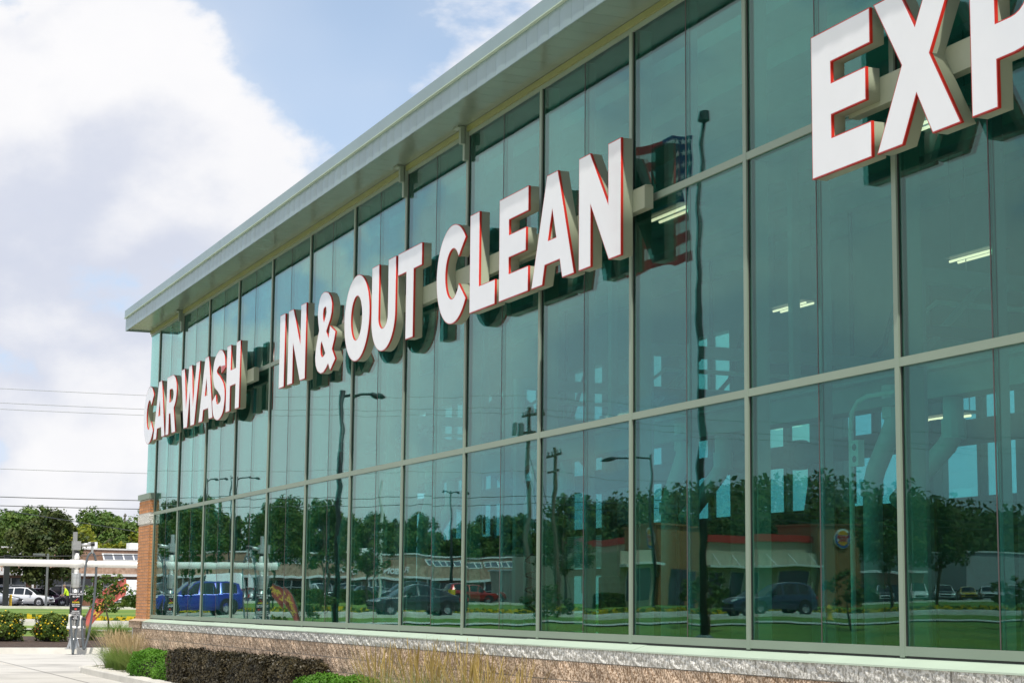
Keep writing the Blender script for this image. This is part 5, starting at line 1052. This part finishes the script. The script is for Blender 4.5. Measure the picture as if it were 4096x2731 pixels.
def util_pole(x, y, top, label, rich=False, lean=0.0):
    g0 = ground(x,y); t = thing('utility_pole', label, 'utility pole', (x,y,g0)); MB().tube([(x,y,g0-.3),(x,y+lean*.5,g0+top*.5),(x,y+lean,g0+top)], [.19,.16,.12], 10).build('pole', WOODP, t)
    zt = g0+top
    a = MB().box(x-1.25,x+1.25,y+lean-.06,y+lean+.06,zt-.55,zt-.42).build('crossarm', WOODP, t); MB().box(x-.9,x+.9,y+lean-.06,y+lean+.06,zt-1.5,zt-1.38).build('crossarm', WOODP, t)
    for dx in (-1.15,-.55,.55,1.15): MB().lathe([(.03,zt-.42),(.07,zt-.38),(.05,zt-.3),(.07,zt-.24),(.03,zt-.18)], (x+dx,y+lean,0), 8).build('insulator', GREYM, a)
    if rich:
        for dy in (-.55,-1.0): MB().lathe([(0,zt-1.7),(.16,zt-1.7),(.18,zt-1.6),(.18,zt-1.05),(.1,zt-.98),(0,zt-.98)], (x,y+lean+dy,0), 12).build('transformer', GREYM, t)
        MB().tube([(x,y+lean,zt-2),(x+1.4,y+3.4,g0)], .015, 5).build('guy_wire', DARKM, t); MB().tube([(x,y+lean,zt-3),(x+1,y+2.3,g0)], .015, 5).build('guy_wire', DARKM, t)
util_pole(97,32.2,11.4,'weathered utility pole with transformers, mirrored under the letters CLEAN',True,.1); util_pole(97,-42,11.4,'weathered utility pole standing along the road left of the view'); util_pole(97,104,11.2,'weathered utility pole farther along the road, mirrored at right')
util_pole(100,35.2,9.6,'second leaning utility pole mirrored right beside the transformer pole',False,-.35)
util_pole(330,-53,15.4,'tiny far utility pole above the pale trees next to the pier')
def wire(i, z, label, x=97.0, segs=((-42,32.2),(32.2,104)), sag=1.0, r=.02):
    t = thing('power_line', label, 'power line', (x,0,z), group='power lines along the road')
    for a, b2 in segs:
        pts = []
        for q in range(25):
            s = q/24; y = a+(b2-a)*s; pts.append((x, y, z + sag*((2*s-1)**2) - .0))
        MB().tube(pts, r, 5).build('wire_span', GREYM if r < .015 else DARKM, t)  # thin upper wires get the paler grey, sunlight put into their colour
wn = ['topmost power line at left','second power line from the top at left','third power line from the top at left','middle power line crossing at left','thick cable below the middle power line','lower sagging cable above the trees','lowest cable across the trees']
for i, (dx, z, r) in enumerate(((-1.15,12.75,.012),(.0,12.15,.012),(1.15,11.95,.012),(.1,8.85,.012),(.1,7.45,.02),(-.1,7.0,.02))): wire(i, z-.75, wn[i], 97+dx, r=r)
t = thing('power_line', 'slack cable sloping down behind the trees at left', 'power line', (140,-20,9), group='power lines along the road'); MB().tube([(110,2,9.3),(150,-10,8.5),(200,-30,8.9)], .03, 5).build('wire_span', DARKM, t)
t = thing('power_line', wn[6], 'power line', (155,0,5), group='power lines along the road'); MB().tube([(155,y,4.75+.0006*(y-10)**2) for y in range(-40,70,5)], .035, 5).build('wire_span', DARKM, t)

# ------------------------------------------------------------------ flagpole with the flag, mirrored right of CLEAN
FP = (64.0,25.5); g0 = ground(*FP)
t = thing('flagpole', 'very tall flagpole mirrored right of the word CLEAN', 'flagpole', (FP[0],FP[1],g0)); MB().tube([(FP[0],FP[1],g0-.2),(FP[0],FP[1],g0+9),(FP[0],FP[1],20.4)], [.20,.16,.09], 12).build('pole', DARKM, t, smooth=True); MB().lathe([(.18,20.35),(.28,20.4),(.2,20.8),(0,20.85)], (FP[0],FP[1],0), 12).build('finial', DARKM, t); MB().lathe([(.5,0),(.5,.15),(.3,.3),(.22,.35)], (FP[0],FP[1],g0), 14).build('pole_base', GREYM, t)
FLW = M('flag_white',(.72,.72,.74),.8,var=.03,trans=.25); FLR = M('flag_red',(.38,.02,.035),.8,var=.04,trans=.25); FLB = M('flag_blue',(.02,.025,.14),.8,var=.04,trans=.2)
fl = thing('national_flag', 'stars and stripes flag hanging from the tall flagpole, mirrored behind letter N', 'flag', (FP[0],FP[1]-.15,17.0))
nu, nv = 30, 26; V = []; Fq = []; mi = []
def fpt(u, v): return (FP[0]+.30*math.sin(u*9+v*1.5)*u**.5+.15*math.sin(u*17-v*2), FP[1]-.50-u*2.7-.12*math.sin(v*4), 19.75-v*4.9-u*.55-.25*u*u+.10*math.sin(u*8+v*3))
for a in range(nu+1):
    for b2 in range(nv+1): V.append(fpt(a/nu, b2/nv))
for a in range(nu):
    for b2 in range(nv):
        Fq.append((a*(nv+1)+b2,(a+1)*(nv+1)+b2,(a+1)*(nv+1)+b2+1,a*(nv+1)+b2+1)); s = b2//2; mi.append(2 if (a < nu*.42 and s < 7) else (1 if s % 2 == 0 else 0))
fm = link('fabric', np_mesh('fabric', np.array(V)-np.array((FP[0],FP[1]-.15,17.0)), Fq, [FLW,FLR,FLB], mi, True), fl)
for a in range(6):
    for b2 in range(5):
        u, v = .035+a*.065, .05+b2*.105; c = Vector(fpt(u,v)); e1 = (Vector(fpt(u+.01,v))-c).normalized(); e2 = (Vector(fpt(u,v+.01))-c).normalized(); nn = e1.cross(e2).normalized(); pts = []
        for k in range(10):
            rr = .15 if k % 2 == 0 else .06; an = R(90+36*k); pts.append(c+(e1*math.cos(an)-e2*math.sin(an))*rr)
        for sgn in (1,): MB().add([p+nn*.012 for p in pts]+[p-nn*.012 for p in pts], [tuple(range(10)),tuple(reversed(range(10,20)))]+[(k,(k+1)%10,10+(k+1)%10,10+k) for k in range(10)]).build('star', FLW, fl)
for o in bpy.data.objects:
    if '_o' in o: del o['_o']
